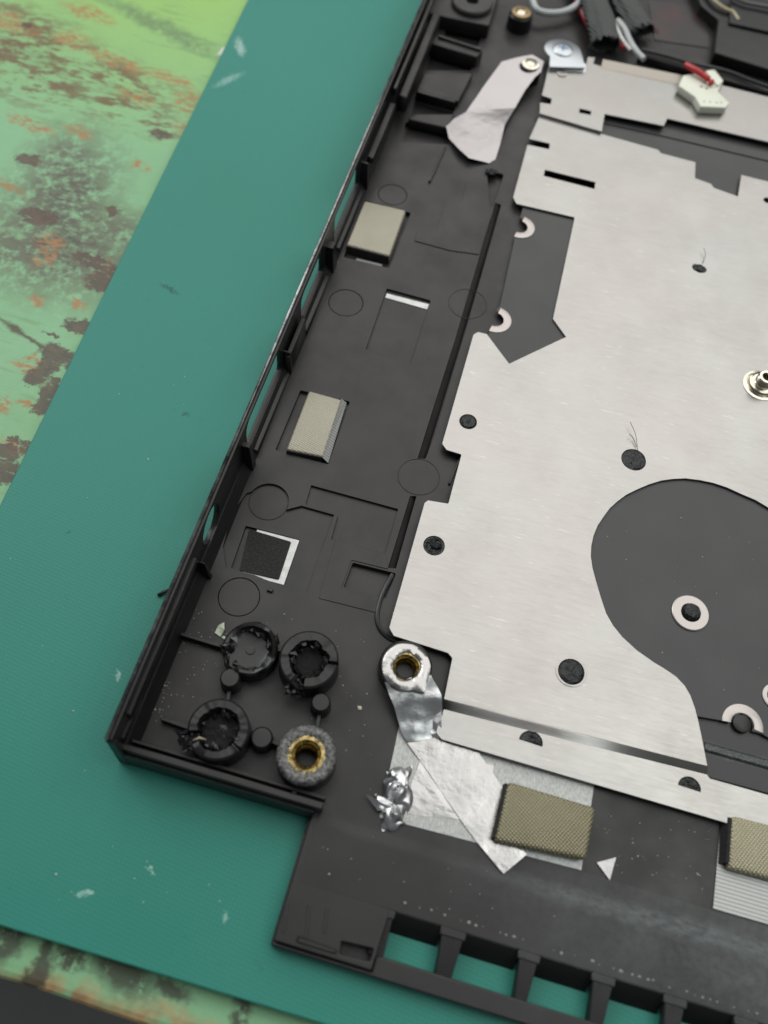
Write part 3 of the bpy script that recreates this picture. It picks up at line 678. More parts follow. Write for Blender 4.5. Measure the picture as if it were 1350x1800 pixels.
# gaskets: foam core wrapped in conductive cloth
def gasket(top, zt, z0, mcloth, drop, name='foam_gasket', bev=.35, lean=0.0, core=FOAM):
    t = [U(x, y, zt) for x, y in top]; cxy = sum((Vector(v.xy) for v in t), Vector((0, 0)))/4
    bt = [Vector((v.x, v.y, z0)) for v in t]; m_ = MB()
    m_.hexa([tuple(v) for v in bt], [tuple(v) for v in t], bev)
    return obj(m_, name, mcloth, smooth=True, angle=40), bt, t
g3, bt, t = gasket([(893, 1372), (1049, 1419), (1032, 1512), (869, 1478)], 2.3, .2, MESH_TAN, 0, bev=.75)
mb = MB(); a, d = t[0], t[3]; mb.hexa([(a.x-.28, a.y-.3, .3), (a.x+.2, a.y-.3, .3), (d.x+.2, d.y+.4, .3), (d.x-.28, d.y+.4, .3)], [(a.x-.22, a.y-.4, 1.95), (a.x+.2, a.y-.4, 1.95), (d.x+.2, d.y+.5, 1.95), (d.x-.22, d.y+.5, 1.95)]); mb.build('foam_core', FOAM, g3)
g4, bt, t = gasket([(1287, 1432), (1420, 1466), (1420, 1562), (1281, 1527)], 2.0, .2, MESH_GOLD, 0, bev=.7)
mb = MB(); a, d = t[0], t[3]; mb.hexa([(a.x-1.0, a.y-.3, .2), (a.x+.2, a.y-.3, .2), (d.x+.2, d.y+.6, .2), (d.x-.9, d.y+.6, .2)], [(a.x-.3, a.y-.4, 1.7), (a.x+.2, a.y-.4, 1.7), (d.x+.2, d.y+.8, 1.7), (d.x-.3, d.y+.8, 1.7)], .1); mb.build('foam_core', FOAM, g4)
g1, bt, t = gasket([(641, 352), (714, 369), (685, 450), (609, 430)], 1.2, -.98, MESH_LIGHT, 0, bev=.45)
mb = MB(); c_, d = bt[2], bt[3]; mb.hexa([(d.x, d.y-.35, -.97), (c_.x, c_.y-.35, -.97), (c_.x, c_.y+.2, -.97), (d.x, d.y+.2, -.97)], [(d.x, d.y-.12, .9), (c_.x-.2, c_.y-.12, .9), (c_.x-.2, c_.y+.2, .9), (d.x, d.y+.2, .9)]); mb.build('foam_core', FOAM, g1)
mb = MB(); mb.plate(P2([(627, 454), (672, 465), (670, 471), (624, 459)], -.3), (), -.9, -.25, .05); obj(mb, 'label_strip', m_plastic('dusty_grey', (.16, .16, .155), .5))
g2, bt, t = gasket([(543, 686), (601, 702), (568, 803), (503, 790)], 1.1, -.7, MESH_LIGHT, 0, bev=.4)
mb = MB(); mb.sheet(Q([(600, 701, .95), (609, 708, .1), (577, 814, .1), (567, 804, .95)]), [(0, 1, 2, 3)], .08, 2, .03); mb.build('folded_edge', SHIELD, g2)
mb = MB(); c_, d = bt[2], bt[3]; mb.hexa([(d.x, d.y-.3, -.7), (c_.x, c_.y-.3, -.7), (c_.x, c_.y+.2, -.7), (d.x, d.y+.2, -.7)], [(d.x+.1, d.y-.1, .8), (c_.x-.2, c_.y-.1, .8), (c_.x-.2, c_.y+.2, .8), (d.x+.1, d.y+.2, .8)]); mb.build('foam_core', FOAM, g2)
# white adhesive strips and the bare black pad
n = NT('white_adhesive'); n.bump(n.noise(3, 4), .2, .04); WHITE = n.set(n.mix(n.ramp(n.noise(1.2, 4), .4, .7), (.74, .74, .72), (.58, .58, .56)), .5)
mb = MB(); mb.plate(P2([(680, 516), (754, 535), (751, 544), (677, 523)], -.4), (), -.5, -.36, .02); obj(mb, 'label_strip', WHITE)
mb = MB(); mb.plate(P2([(452, 931), (526, 950), (499, 1028), (423, 1009), (425, 1003), (487, 1018), (509, 955), (450, 938)], -.5), (), -.66, -.46, .03); obj(mb, 'label_strip', WHITE)
mb = MB(); mb.plate(rnd(P2([(438, 930), (512, 952), (490, 1019), (421, 1003)], -.3), .3), (), -.66, -.28, .1); obj(mb, 'foam_pad', FOAM)

# ---- metal plate
ZP0, ZP1 = 1.2, 1.6
main = [(1053, 234), (1157, 263), (1162, 269), (1223, 285), (1222, 313), (1250, 323), (1255, 330), (1297, 345), (1303, 307), (1480, 352),
        (1480, 975), (1430, 940), (1390, 915), (1350, 892), (1328, 879), (1302, 868), (1278, 857), (1254, 849), (1230, 844), (1205, 841), (1183, 842), (1162, 845), (1140, 852), (1119, 861), (1101, 870), (1085, 882), (1072, 894), (1061, 909), (1051, 924), (1044, 941), (1040, 959), (1039, 978), (1042, 998), (1047, 1017), (1056, 1048), (1066, 1078), (1078, 1099), (1094, 1119), (1120, 1143), (1150, 1164), (1170, 1176), (1189, 1189), (1204, 1205), (1214, 1222), (1222, 1244), (1228, 1267), (1236, 1305), (1244, 1347),
        (780, 1229), (795, 1157), (787, 1148), (692, 1118), (684, 1104), (746, 884), (752, 879), (788, 885), (811, 799), (785, 791), (777, 780), (832, 588), (840, 583), (856, 587), (895, 639), (995, 592), (972, 560), (1010, 382), (908, 358), (902, 346), (927, 254), (965, 262), (967, 252), (930, 244), (949, 201)]
rr = [0]*len(main)
def setr(i0, i1, v):
    for i in range(i0, i1): rr[i] = v
for idx, (x_, y_) in enumerate(main):
    if (x_, y_) in [(795, 1157), (684, 1104), (777, 780), (902, 346), (840, 583)]: rr[idx] = .6
    if (x_, y_) in [(752, 879), (788, 885), (811, 799), (1010, 382), (908, 358), (692, 1118), (832, 588), (785, 791), (927, 254), (930, 244)]: rr[idx] = .25
mainw = rnd(P2(main, ZP1), rr)
stakes = [(1230, 472, 1.1, 'double'), (823, 741, 1.55, 'dome'), (763, 959, 1.75, 'sunk'), (1114, 808, 2.2, 'flat'), (1004, 1181, 2.1, 'ring')]
pholes = []
SP = {}
for px, py, r, kind in stakes:
    q = U(px, py, ZP1)
    pholes.append(circ(q.x, q.y, r+.08, 36)); SP[(px, py)] = q
q = U(1337, 678, ZP1); pholes.append(circ(q.x, q.y, 3.0, 40)); SQ = q
pholes.append(P2([(958, 298), (1047, 320), (1045, 332), (956, 309)], ZP1))
q = U(1349, 352, ZP1); pholes.append(circ(q.x, q.y, .9, 20))
ZT = 2.3
topw_px = [(949, 199), (1058, 231), (1063, 200), (1167, 221), (1173, 208), (1350, 249), (1480, 280), (1480, 200), (1350, 170), (1270, 150), (1193, 133), (1113, 115), (1060, 104), (1058, 117), (1043, 112), (1046, 101), (1033, 100), (1030, 116), (964, 117), (953, 167), (970, 173), (968, 183), (949, 180)]
topw = P2(topw_px, ZT)
tholes = [P2([(1019, 190), (1040, 195), (1038, 202), (1018, 198)], ZT)]
ZL = 1.42
lip_px = [(780, 1246), (1243, 1361), (1248, 1368), (1350, 1397), (1480, 1434), (1480, 1507), (1350, 1469), (1267, 1444), (776, 1300), (766, 1288)]
lipw = rnd(P2(lip_px, ZL), [.2, .2, .2, 0, 0, 0, 0, 0, .7, .7])
def halfmoon(px, py, r, ang, z):
    q = U(px, py, z); return [(q.x+r*math.cos(ang+a), q.y+r*math.sin(ang+a)) for a in [math.pi*k/16 for k in range(17)]]
MOON = [(933, 1306, 1.85), (1212, 1386, 1.75)]
lholes = [halfmoon(px, py, r, math.radians(-2), ZL) for px, py, r in MOON]
mb = MB()
mb.plate(mainw, pholes, ZP0, ZP1, .07)
mb.plate(topw, tholes, ZT-.4, ZT, .07)
mb.plate(lipw, lholes, ZL-.4, ZL, .07)
def bend(a0, a1, za, b0, b1, zb, n_=10):
    A0, A1 = U(*a0, za), U(*a1, za); B0, B1 = U(*b0, zb), U(*b1, zb); rows = []
    for i in range(n_+1):
        t_ = i/n_; e = (.5*t_*t_*(3-2*t_)+.5*t_); r_ = []
        for A, B in ((A0, B0), (A1, B1)):
            p = A.lerp(B, t_); p.z = za+(zb-za)*e; r_.append(p)
        rows.append([mb.bm.verts.new(p) for p in (r_[0], r_[1], r_[1]-Vector((0, 0, .35)), r_[0]-Vector((0, 0, .35)))])
    for i in range(n_):
        for k_ in range(4):
            f = mb.bm.faces.new((rows[i][k_], rows[i][(k_+1) % 4], rows[i+1][(k_+1) % 4], rows[i+1][k_])); f.smooth = k_ in (0, 2)
    mb.bm.faces.new(rows[0]); mb.bm.faces.new(rows[-1][::-1])
bend((780, 1228), (1244, 1346), ZP1-.01, (779, 1248), (1243, 1363), ZL-.01)
bend((949, 202), (1053, 235), ZP1-.01, (949, 198), (1058, 230), ZT-.01)
PLATE = obj(mb, 'metal_plate', ALU)
# flange along the far edge
n = NT('dull_tan_metal'); TANM = n.set((.31, .285, .25), .45, .9)
mb = MB(); mb.hexa([tuple(U(x, y, ZT-.3)) for x, y in [(1060, 106), (1193, 134), (1270, 152), (1262, 162), (1190, 152), (1056, 122)]], [tuple(U(x, y, z)) for x, y, z in [(1060, 104, ZT+.8), (1193, 131, ZT+.8), (1270, 149, ZT+.8), (1262, 161, ZT+.02), (1190, 150, ZT+.02), (1056, 120, ZT+.02)]], .05); mb.build('flange', TANM, PLATE)
# screwed tab
q = U(990, 86, 3.6)
ta = U(1029, 119, 3.3); tb = U(966, 117, 3.3)
mb = MB(); mb.plate([(q.x+4.6*math.cos(math.radians(a)), q.y+4.3*math.sin(math.radians(a))) for a in range(18, 236, 7)]+[tuple(tb.xy), tuple(ta.xy)], (), 2.9, 3.3, .12)
mb.hexa([tuple(U(x, y, z)) for x, y, z in [(966, 124, 1.95), (1029, 127, 1.95), (1030, 112, 2.9), (966, 110, 2.9)]], [tuple(U(x, y, z)) for x, y, z in [(966, 124, 2.25), (1029, 127, 2.25), (1030, 112, 3.2), (966, 110, 3.2)]])
TAB = mb.build('screw_tab', ZINC, PLATE, smooth=True, angle=40)
mb = MB()
mb.lathe(q.x, q.y, [(2.6, 3.25), (2.6, 3.5), (2.2, 3.8), (1.2, 3.95), (.1, 3.95)], 32)
scr = obj(mb, 'bracket_screw', ZINC, smooth=True)
n = NT('blue_reflection'); BLUE = n.set((.05, .16, .30), .3)  # bluish reflection in the screw's cross, given as a colour
mb = MB(); mb.box(q.x-1.2, q.x+1.2, q.y-.25, q.y+.25, 3.92, 3.98, 0); mb.box(q.x-.25, q.x+.25, q.y-1.2, q.y+1.2, 3.925, 3.985, 0); mb.build('cross_slot', BLUE, scr)
q = U(988, 129, 2.4); mb = MB(); mb.lathe(q.x, q.y, [(1.3, 2.25), (1.2, 2.55), (.8, 2.6), (.7, 2.35), (.1, 2.3)], 24); mb.build('dimple', ALU, PLATE, smooth=True)
# heat stakes
n = NT('melted_black_plastic'); n.bump(n.noise(1.3, 4, .6), 1, .5); MELT = n.set(n.mix(n.ramp(n.noise(1.1, 3), .55, .7), (.010, .011, .012), (.028, .03, .03)), .30)
for (px, py, r, kind) in stakes:
    q = SP[(px, py)]; m_ = MB(); sd = px*.37
    jj = lambda i, a: (.1*noise.noise(Vector((math.cos(a)*2, math.sin(a)*2, sd+i))), .22*noise.noise(Vector((math.cos(a)*2, math.sin(a)*2, sd+i*3))) if i > 1 else 0)
    if kind == 'double':
        for dx in (-.75, .55): m_.lathe(q.x+dx, q.y-.1*dx, [(1.0, 1.0), (1.0, 1.5), (.8, 1.8), (.45, 1.9), (.1, 1.85)], 24, jj)
    elif kind == 'sunk': m_.lathe(q.x, q.y, [(r+.05, .8), (r+.02, 1.45), (r-.3, 1.4), (r-.6, 1.0), (.8, .9), (.1, .95)], 36, jj); m_.speck((q.x+.2, q.y+.3, 1.2), .8, 4, .6)
    else: m_.lathe(q.x, q.y, [(r, .8), (r, 1.5), (r*.85, 1.75 if kind != 'flat' else 1.62), (r*.5, 1.85 if kind != 'flat' else 1.62), (.1, 1.8 if kind != 'flat' else 1.62)], 36, jj)
    m_.build('heat_stake', MELT, PLATE, smooth=True)
    if kind == 'ring': m_ = MB(); m_.plate(circ(q.x, q.y, r+.45, 40), [circ(q.x, q.y, r+.05, 40)], 1.58, 1.68, .04); m_.build('pressed_ring', ALU, PLATE, smooth=True)
for px, py, r in MOON:
    q = U(px, py, ZL); m_ = MB(); pts = halfmoon(px, py, r-.05, math.radians(-2), ZL); m_.plate(pts, (), .2, ZL-.05, .15)
    rs = random.Random(px)
    for k_ in range(7): m_.speck((q.x+rs.uniform(-1, 1)*r*.6, q.y+rs.uniform(.2, .7)*r, ZL-.05), rs.uniform(.25, .5), k_, .6)
    m_.build('heat_stake', MELT, PLATE)
for pts in ([(1121, 792), (1119, 775), (1116, 760), (1108, 742)], [(1119, 785), (1113, 770), (1106, 763)], [(1236, 462), (1240, 448), (1237, 436)]):
    m_ = MB(); m_.tube(smooth_path([tuple(U(x, y, ZP1+.3+.25*k_)) for k_, (x, y) in enumerate(pts)], 5), .055, 5); m_.build('plastic_thread', BURNT, PLATE, smooth=True)
# standoff
mb = MB(); mb.lathe(SQ.x, SQ.y, [(3.6, 1.55), (3.55, 1.75), (3.1, 1.85), (2.9, 1.6), (2.75, 1.7), (2.6, 2.6), (2.3, 2.75), (2.2, 2.6), (1.75, 2.65), (1.7, 4.3), (1.5, 4.5), (1.0, 4.5), (.9, 4.2), (.88, 1.5)], 64, None, False)
mb.build('standoff', NICKEL, PLATE, smooth=True, angle=30)
mb = MB(); mb.plate(circ(SQ.x, SQ.y, .9, 20), (), 1.2, 2.2); mb.build('screw_hole', PLASTIC_D, PLATE)

# ---- lower sheet covered with black film, seen through the plate's cutouts
ZF = 1.12
fa = [(1040, 385), (920, 362), (914, 383), (921, 386), (929, 393), (932, 403), (925, 410), (907, 408), (904, 423), (879, 537), (871, 547), (880, 550), (888, 557), (889, 565), (880, 571), (864, 570), (859, 588), (835, 600), (900, 680), (1030, 610), (1010, 560), (1040, 400)]
sheetlow = P2(fa, ZF)
fb = [(1030, 830), (1205, 815), (1300, 830), (1480, 930), (1480, 1345), (1350, 1296), (1340, 1290), (1322, 1285), (1325, 1276), (1318, 1262), (1303, 1254), (1289, 1260), (1285, 1269), (1226, 1259), (1180, 1215), (1060, 1140), (1000, 960)]
mb = MB(); mb.plate(rnd(sheetlow, [0, 0]+[.5]*15+[0]*5), (), .75, 1.0, .04); mb.plate(P2(fb, ZF), (), .75, 1.0, .04); obj(mb, 'lower_metal_sheet', ALU_PINK)
filmA = [(1040, 385), (921, 362), (917, 381), (935, 382), (946, 396), (942, 413), (930, 424), (905, 425), (880, 537), (896, 548), (904, 566), (898, 583), (878, 590), (862, 589), (836, 600), (900, 680), (1030, 610), (1010, 560), (1040, 400)]
wq = U(1213, 1078, ZF)
filmB = [(1030, 830), (1205, 815), (1300, 830), (1480, 930), (1480, 1345), (1350, 1296), (1340, 1290), (1322, 1285), (1325, 1276), (1318, 1262), (1303, 1254), (1289, 1260), (1285, 1269), (1226, 1259), (1180, 1215), (1060, 1140), (1000, 960)]
mb = MB(); mb.plate(rnd(P2(fa, ZF), [0, 0]+[.5]*15+[0]*5), (), 1.0, ZF, .02); mb.plate(P2(filmB, ZF), [circ(wq.x, wq.y, 2.9, 40)], 1.0, ZF, .02)
mb.plate(P2([(1045, 190), (1180, 200), (1480, 270), (1480, 370), (1300, 365), (1200, 340), (1140, 280), (1040, 250)], ZF-.4), (), .55, .72, .02)
fo = obj(mb, 'black_film', FILM)
def cring(px, py, r0, r1, a0, a1):
    q = U(px, py, ZF); N = 26; A = [math.radians(a0+(a1-a0)*k_/N) for k_ in range(N+1)]
    m_ = MB(); m_.plate([(q.x+r1*math.cos(a), q.y+r1*math.sin(a)) for a in A]+[(q.x+r0*math.cos(a), q.y+r0*math.sin(a)) for a in A[::-1]], (), ZF-.1, ZF+.16, .1)
    obj(m_, 'washer', ALU_PINK, smooth=True, angle=40)
cring(913, 399, 1.75, 3.35, -100, 82); cring(870, 562, 1.75, 3.35, -100, 82); cring(1305, 1274, 1.85, 3.35, -8, 186)
# film step behind the far cutout
mb = MB(); mb.plate(P2([(1060, 196), (1180, 203), (1480, 270), (1480, 300), (1350, 281), (1160, 236), (1058, 214)], ZF), (), .7, .95, .05); obj(mb, 'film_backing', FILM)
mb = MB(); mb.lathe(wq.x, wq.y, [(3.2, 1.05), (3.2, 1.36), (3.05, 1.45), (1.7, 1.45), (1.65, 1.1)], 56, None, False); ws = obj(mb, 'washer', ALU_PINK, smooth=True, angle=30)
mb = MB(); mb.lathe(wq.x+.15, wq.y+.2, [(1.65, .9), (1.62, 1.4), (1.2, 1.95), (.6, 2.1), (.1, 2.05)], 36, lambda i, a: (0, .15*noise.noise(Vector((math.cos(a)*2, math.sin(a)*2, i)))) ); mb.build('heat_stake', MELT, ws, smooth=True)
q = U(1304, 1272, 1.0); mb = MB(); mb.lathe(q.x, q.y, [(1.5, .2), (1.45, 1.1), (1.3, 1.2), (.1, 1.2)], 32); obj(mb, 'pin', PLASTIC, smooth=True)
q = U(1362, 1225, ZF); mb = MB(); mb.lathe(q.x, q.y, [(2.1, 1.0), (2.1, 1.3), (1.9, 1.38), (1.4, 1.38), (1.3, 1.0)], 40, None, False); obj(mb, 'washer', ALU_PINK, smooth=True)
# ledge of the case between sheet and lip, with a scuffed ridge
mb = MB()
mb.plate(P2([(1200, 1215), (1480, 1300), (1480, 1430), (1240, 1365)], .4), (), -.02, .42, .1)
a, b_ = U(1238, 1312, .5), U(1480, 1380, .5)
mb.hexa([(a.x, a.y-1.0, .3), (b_.x, b_.y-1.0, .3), (b_.x, b_.y+1.0, .3), (a.x, a.y+1.0, .3)], [(a.x, a.y-.45, .72), (b_.x, b_.y-.45, .72), (b_.x, b_.y+.45, .6), (a.x, a.y+.45, .6)])
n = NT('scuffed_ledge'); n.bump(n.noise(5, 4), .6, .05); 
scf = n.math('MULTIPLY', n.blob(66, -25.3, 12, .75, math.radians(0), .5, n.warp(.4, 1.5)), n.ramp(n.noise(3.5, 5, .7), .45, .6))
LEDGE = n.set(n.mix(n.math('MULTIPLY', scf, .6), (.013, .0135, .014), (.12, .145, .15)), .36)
obj(mb, 'ledge', LEDGE)

# ---- far corner: blocks, ribs, boss, bay
mb = MB()
def blk(pts, z0, z1, bev=.3, r=.4): mb.plate(rnd(P2(pts, z1), r), (), z0, z1, bev)
blk([(765, 62), (850, 88), (838, 100), (757, 76)], -.5, 3.0)
blk([(745, 128), (832, 128), (806, 178), (732, 158)], -.6, 1.6)
blk([(729, 200), (800, 200), (788, 225), (716, 209)], -.6, 1.6)
blk([(735, 18), (800, -40), (880, -20), (860, 45), (785, 30)], -.5, 3.4)
obj(mb, 'corner_block', PLASTIC)
for p, zz in [([(771, 62), (846, 86)], 3.6), ([(734, 160), (800, 178)], 2.2)]: rib(p, zz, .7)
mb = MB(); q = U(831, -2, 5); mb.lathe(q.x, q.y, [(5.2, 0), (5.2, 4.2), (4.9, 4.6), (1.6, 4.6), (1.5, 3)], 56); bs = obj(mb, 'screw_boss', m_plastic('greyish_plastic', (.03, .029, .028), .45), smooth=True); tag(bs, 'broad flat screw boss in the far corner')
mb = MB(); q = U(917, 20, 4.2); mb.lathe(q.x, q.y, [(3.2, 0), (3.0, 3.4), (2.6, 3.8), (1.4, 3.8), (1.3, 2)], 40); bs = obj(mb, 'screw_boss', PLASTIC_D, smooth=True); tag(bs, 'tall screw boss with a brass top near the cables')
mb = MB(); mb.lathe(q.x, q.y, [(2.5, 3.7), (2.4, 4.1), (1.5, 4.2), (1.2, 3.9), (1.1, 2)], 32, None, False); mb.build('brass_insert', BRASS_D, bs, smooth=True)
mb = MB(); mb.plate(circ(q.x, q.y, 1.15, 16), (), 2, 4.0, .2); mb.build('insert_core', NICKEL, bs)
q = U(933, 113, 4.0); mb = MB(); mb.lathe(q.x, q.y, [(2.9, -.2), (2.7, 3.5), (.5, 3.5)], 36); bs = obj(mb, 'screw_boss', PLASTIC_D, smooth=True); tag(bs, 'screw boss holding the end of the white foil strip')
mb = MB(); mb.lathe(q.x, q.y, [(2.3, 3.85), (2.1, 4.15), (1.5, 4.2), (1.3, 3.7), (.9, 3.8), (.8, 4.1), (.3, 4.1)], 32); mb.build('brass_insert', NICKEL, bs, smooth=True)
FS = [(882, 108, 2.9), (918, 99, 3.8), (936, 96, 4.0), (956, 108, 4.0), (951, 126, 3.9), (940, 136, 3.6), (924, 157, 2.6), (905, 190, 1.4), (887, 220, 2.2), (880, 250, .9), (871, 280, .1), (860, 287, .1), (824, 277, 1.5), (807, 262, 1.5), (789, 243, .9), (784, 222, 2.0), (799, 208, 1.6), (820, 196, 1.1), (850, 152, 1.9)]
mb = MB(); V = Q(FS); mb.sheet(V, [(0, 1, 2, 3, 4, 5), (0, 5, 6, 18), (18, 6, 7, 17), (17, 7, 8, 12), (12, 8, 9, 10), (12, 10, 11), (17, 12, 13), (17, 13, 14), (17, 14, 15), (17, 15, 16)], .06, 4, .10, .25, 6); obj(mb, 'foil_strip', FOIL_W, smooth=True, angle=12)
mb = MB(); mb.sheet(Q([(800, 258, .1), (806, 250, .1), (826, 276, .1), (820, 280, .1)]), [(0, 1, 2, 3)], .05); obj(mb, 'foil_strip', FOIL_W)
mb = MB(); rs = random.Random(9)
q = U(868, 304, .3)
for k_ in range(9): mb.speck((q.x+rs.uniform(-1.6, 1.6), q.y+rs.uniform(-.8, .8), .2+rs.uniform(0, .4)), rs.uniform(.4, .8), k_, .8)
obj(mb, 'torn_plastic', BURNT)
# cable bay behind the plate
mb = MB()
def wallbar(pts, z1, wd, z0=-.2):
    q_ = [U(x, y, z1) for x, y in pts]
    for a, b_ in zip(q_, q_[1:]):
        d = (b_-a).xy.normalized(); nn = Vector((-d.y, d.x))*wd/2
        mb.plate([tuple(a.xy+nn), tuple(a.xy-nn), tuple(b_.xy-nn), tuple(b_.xy+nn)], (), z0, z1, .15)
wallbar([(1125, 92), (1480, 196)], 2.2, 1.6)
obj(mb, 'bay_wall', PLASTIC)
mb = MB(); mb.plate(rnd(P2([(1205, -60), (1232, 8), (1263, 34), (1256, 92), (1340, 118), (1480, 160), (1480, -60)], 3), .8), (), -.2, 3.0, .3)
mb.plate(P2([(1282, 40), (1480, 85), (1480, 0), (1290, -60)], 3.6), (), 2.9, 3.7, .2)
obj(mb, 'bay_frame', PLASTIC_D)
mb = MB(); mb.plate(rnd(P2([(1140, 2), (1240, 10), (1248, 84), (1150, 70)], .2), .5), (), -.02, .2, .05)
n = NT('dark_red_reflection'); RED_D = n.set(n.mix(n.ramp(n.noise(.14, 2), .45, .65), (.018, .016, .016), (.045, .014, .015)), .4); obj(mb, 'bay_reflection', RED_D)  # reddish reflection on dark gloss, painted onto an added thin patch

# ------------------------------------------------------------------ loose wiring
n = NT('black_braid'); x = n.n.new('ShaderNodeTexWave'); x.bands_direction = 'DIAGONAL'; x.inputs['Scale'].default_value = .5; n.l.new(n.pos, x.inputs[0]); n.bump(x.outputs['Fac'], .9, .2)
BRAID = n.set(n.mix(n.ramp(x.outputs['Fac'], .2, .8), (.025, .027, .026), (.085, .09, .087)), .6)
def wmat(name, c, r=.35): return NT(name).set(c, r)
W_RED = wmat('red_wire', (.45, .03, .03)); W_GREY = wmat('grey_wire', (.42, .44, .44)); W_BLK = wmat('black_wire', (.01, .01, .011), .25); W_TAN = wmat('tan_wire', (.36, .31, .19)); W_WHITE = wmat('white_wire', (.7, .7, .68))
def wire(name, pts, r, m, label, cat='wire', n_=10, parent=None, group='loose wires along the far edge'):
    path = smooth_path(Q(pts)); m_ = MB()
    if parent: m_.tube(path, r, n_); return m_.build(name, m, parent, smooth=True)
    base = tuple(path[-1]); m_.tube(path, r, n_); o = m_.build(name, m, origin=(base[0], base[1], 0), smooth=True); tag(o, label, cat, 'cable sleeves at the far edge' if 'sleeve' in cat else group); return o
def sleeve(pts, r, seed, label):
    path = smooth_path(Q(pts), 10); m_ = MB(); b = m_.bm; N = 44; rings = []
    for i, p in enumerate(path):
        t = (path[min(i+1, len(path)-1)]-path[max(i-1, 0)]).normalized(); u = t.cross(Vector((0, 0, 1))).normalized(); v = u.cross(t); ring = []
        e = i/(len(path)-1)
        for k_ in range(N):
            a = 2*math.pi*k_/N
            rr = r*(1+.16*noise.noise(Vector((math.cos(a)*2.2, math.sin(a)*2.2, seed+e*1.5)))+.10*noise.noise(Vector((a*3, e*7, seed)))+.12*e)
            q = p+u*math.cos(a)*rr+v*math.sin(a)*rr*.62
            if i == len(path)-1: q += t*(noise.noise(Vector((a*4, 0, seed)))*1.6+.8)
            ring.append(b.verts.new(q))
        rings.append(ring)
    for i in range(len(rings)-1):
        for k_ in range(N):
            f = b.faces.new((rings[i][k_], rings[i][(k_+1) % N], rings[i+1][(k_+1) % N], rings[i+1][k_])); f.smooth = True
    base = path[-1]
    o = m_.build('sleeved_cable', BRAID, origin=(base.x, base.y, 0)); tag(o, label, 'cable sleeve', 'cable sleeves at the far edge')
    t = (path[-1]-path[-4]).normalized(); rs = random.Random(seed); fr = MB()
    for k_ in range(46):
        a = rs.uniform(0, 6.28); u = t.cross(Vector((0, 0, 1))).normalized(); v = u.cross(t)
        q = path[-2]+u*math.cos(a)*r*1.1+v*math.sin(a)*r*.66; d = (t+u*math.cos(a)*.35+v*math.sin(a)*.2+Vector((rs.gauss(0, .25), rs.gauss(0, .25), rs.gauss(0, .1)))).normalized()
        fr.tube([q, q+d*rs.uniform(.6, 1.5), q+d*rs.uniform(1.6, 2.8)+Vector((0, 0, -.2))], .07, 4)
    fr.build('frayed_end', BRAID, o)
sleeve([(1018, -60, 4.0), (1040, -10, 3.8), (1056, 40, 3.2), (1064, 74, 2.6)], 3.3, 1.7, 'black braided cable sleeve nearest the screw tab, its frayed end down')
sleeve([(1070, -60, 4.0), (1092, -10, 3.8), (1112, 28, 3.2), (1126, 52, 2.6)], 3.1, 5.2, 'black braided cable sleeve on the right, ending beside the dark bay')
wire('red_wire', [(1000, -40, 3), (1016, 5, 2.2), (1026, 28, 1.5), (1040, 52, 1.2), (1052, 66, 1.6)], .75, W_RED, 'red wire running beside the left cable sleeve', 'wire')
wire('red_wire', [(1076, 40, 2.6), (1083, 58, 2.4), (1090, 72, 2.3), (1096, 84, 2.6)], .55, W_RED, 'short red wire coming out between the two cable sleeves', 'wire')
wire('grey_wire', [(1085, 36, 3.0), (1097, 50, 3.0), (1108, 74, 3.0), (1120, 92, 2.9), (1132, 104, 2.9)], .75, W_GREY, 'thick pale grey wire end lying over the plate edge', 'wire')
wire('white_wire', [(1080, 40, 3.0), (1090, 62, 3.2), (1098, 76, 3.0), (1108, 88, 2.6)], .45, W_WHITE, 'thin white wire between the red and the grey wire', 'wire')
wire('grey_wire', [(932, -20, 3.6), (940, 12, 3.0), (956, 22, 2.6), (985, 22, 2.4), (1008, 13, 2.6), (1024, -4, 3.2), (1030, -30, 3.6)], .85, W_GREY, 'pale grey wire looped past the brass topped boss', 'wire')
wire('black_wire', [(1128, 88, 2.9), (1165, 97, 2.9), (1211, 110, 2.9), (1276, 125, 2.9), (1320, 142, 2.9), (1400, 170, 3.2)], .45, W_BLK, 'thin glossy black wire running along the far edge of the plate', 'wire')
wire('tan_wire', [(1240, -24, 4.2), (1256, 2, 4.0), (1275, 16, 3.8), (1288, 22, 3.6), (1298, 36, 3.4)], .55, W_TAN, 'dull yellow wire dangling into the dark bay', 'wire')
wire('black_wire', [(1280, -10, 4.6), (1310, 4, 4.6), (1350, 12, 4.6), (1420, 30, 4.6)], .45, wmat('dark_grey_wire', (.09, .09, .09)), 'dark grey wire crossing the far right corner', 'wire')
# white plug lying on the plate
zc = ZT
CONN = thing('wire_connector', tuple(U(1235, 160, zc)), 'small white plastic plug with red wire lying on the silver plate', 'plug')
n = NT('cream_plastic'); n.bump(n.noise(1, 2), .1, .05); CREAM = n.set((.72, .74, .62), .38)
ol = [(1193, 150), (1201, 132), (1232, 127), (1262, 136), (1270, 147), (1262, 160), (1283, 180), (1276, 189), (1232, 187), (1222, 170)]
mb = MB(); mb.plate(rnd(P2(ol, zc+2.0), .35), (), zc+.02, zc+2.0, .3)
mb.plate(rnd(P2([(1240, 124), (1256, 122), (1272, 142), (1262, 152)], zc+2.4), .4), (), zc+1.0, zc+2.5, .3)
mb.build('housing', CREAM, CONN, smooth=True, angle=30)
mb = MB()
for px, py in [(1233, 152), (1242, 155)]:
    q = U(px, py, zc+2.02); mb.plate(circ(q.x, q.y, .42, 14), [circ(q.x, q.y, .2, 12)], zc+1.98, zc+2.05)
for px, py in [(1238, 178), (1248, 179), (1260, 180), (1268, 180)]:
    q = U(px, py, zc+2.02); mb.plate(circ(q.x, q.y, .22, 12), (), zc+1.98, zc+2.03)
mb.build('terminal', NT('terminal_grey').set((.22, .2, .16), .4), CONN)
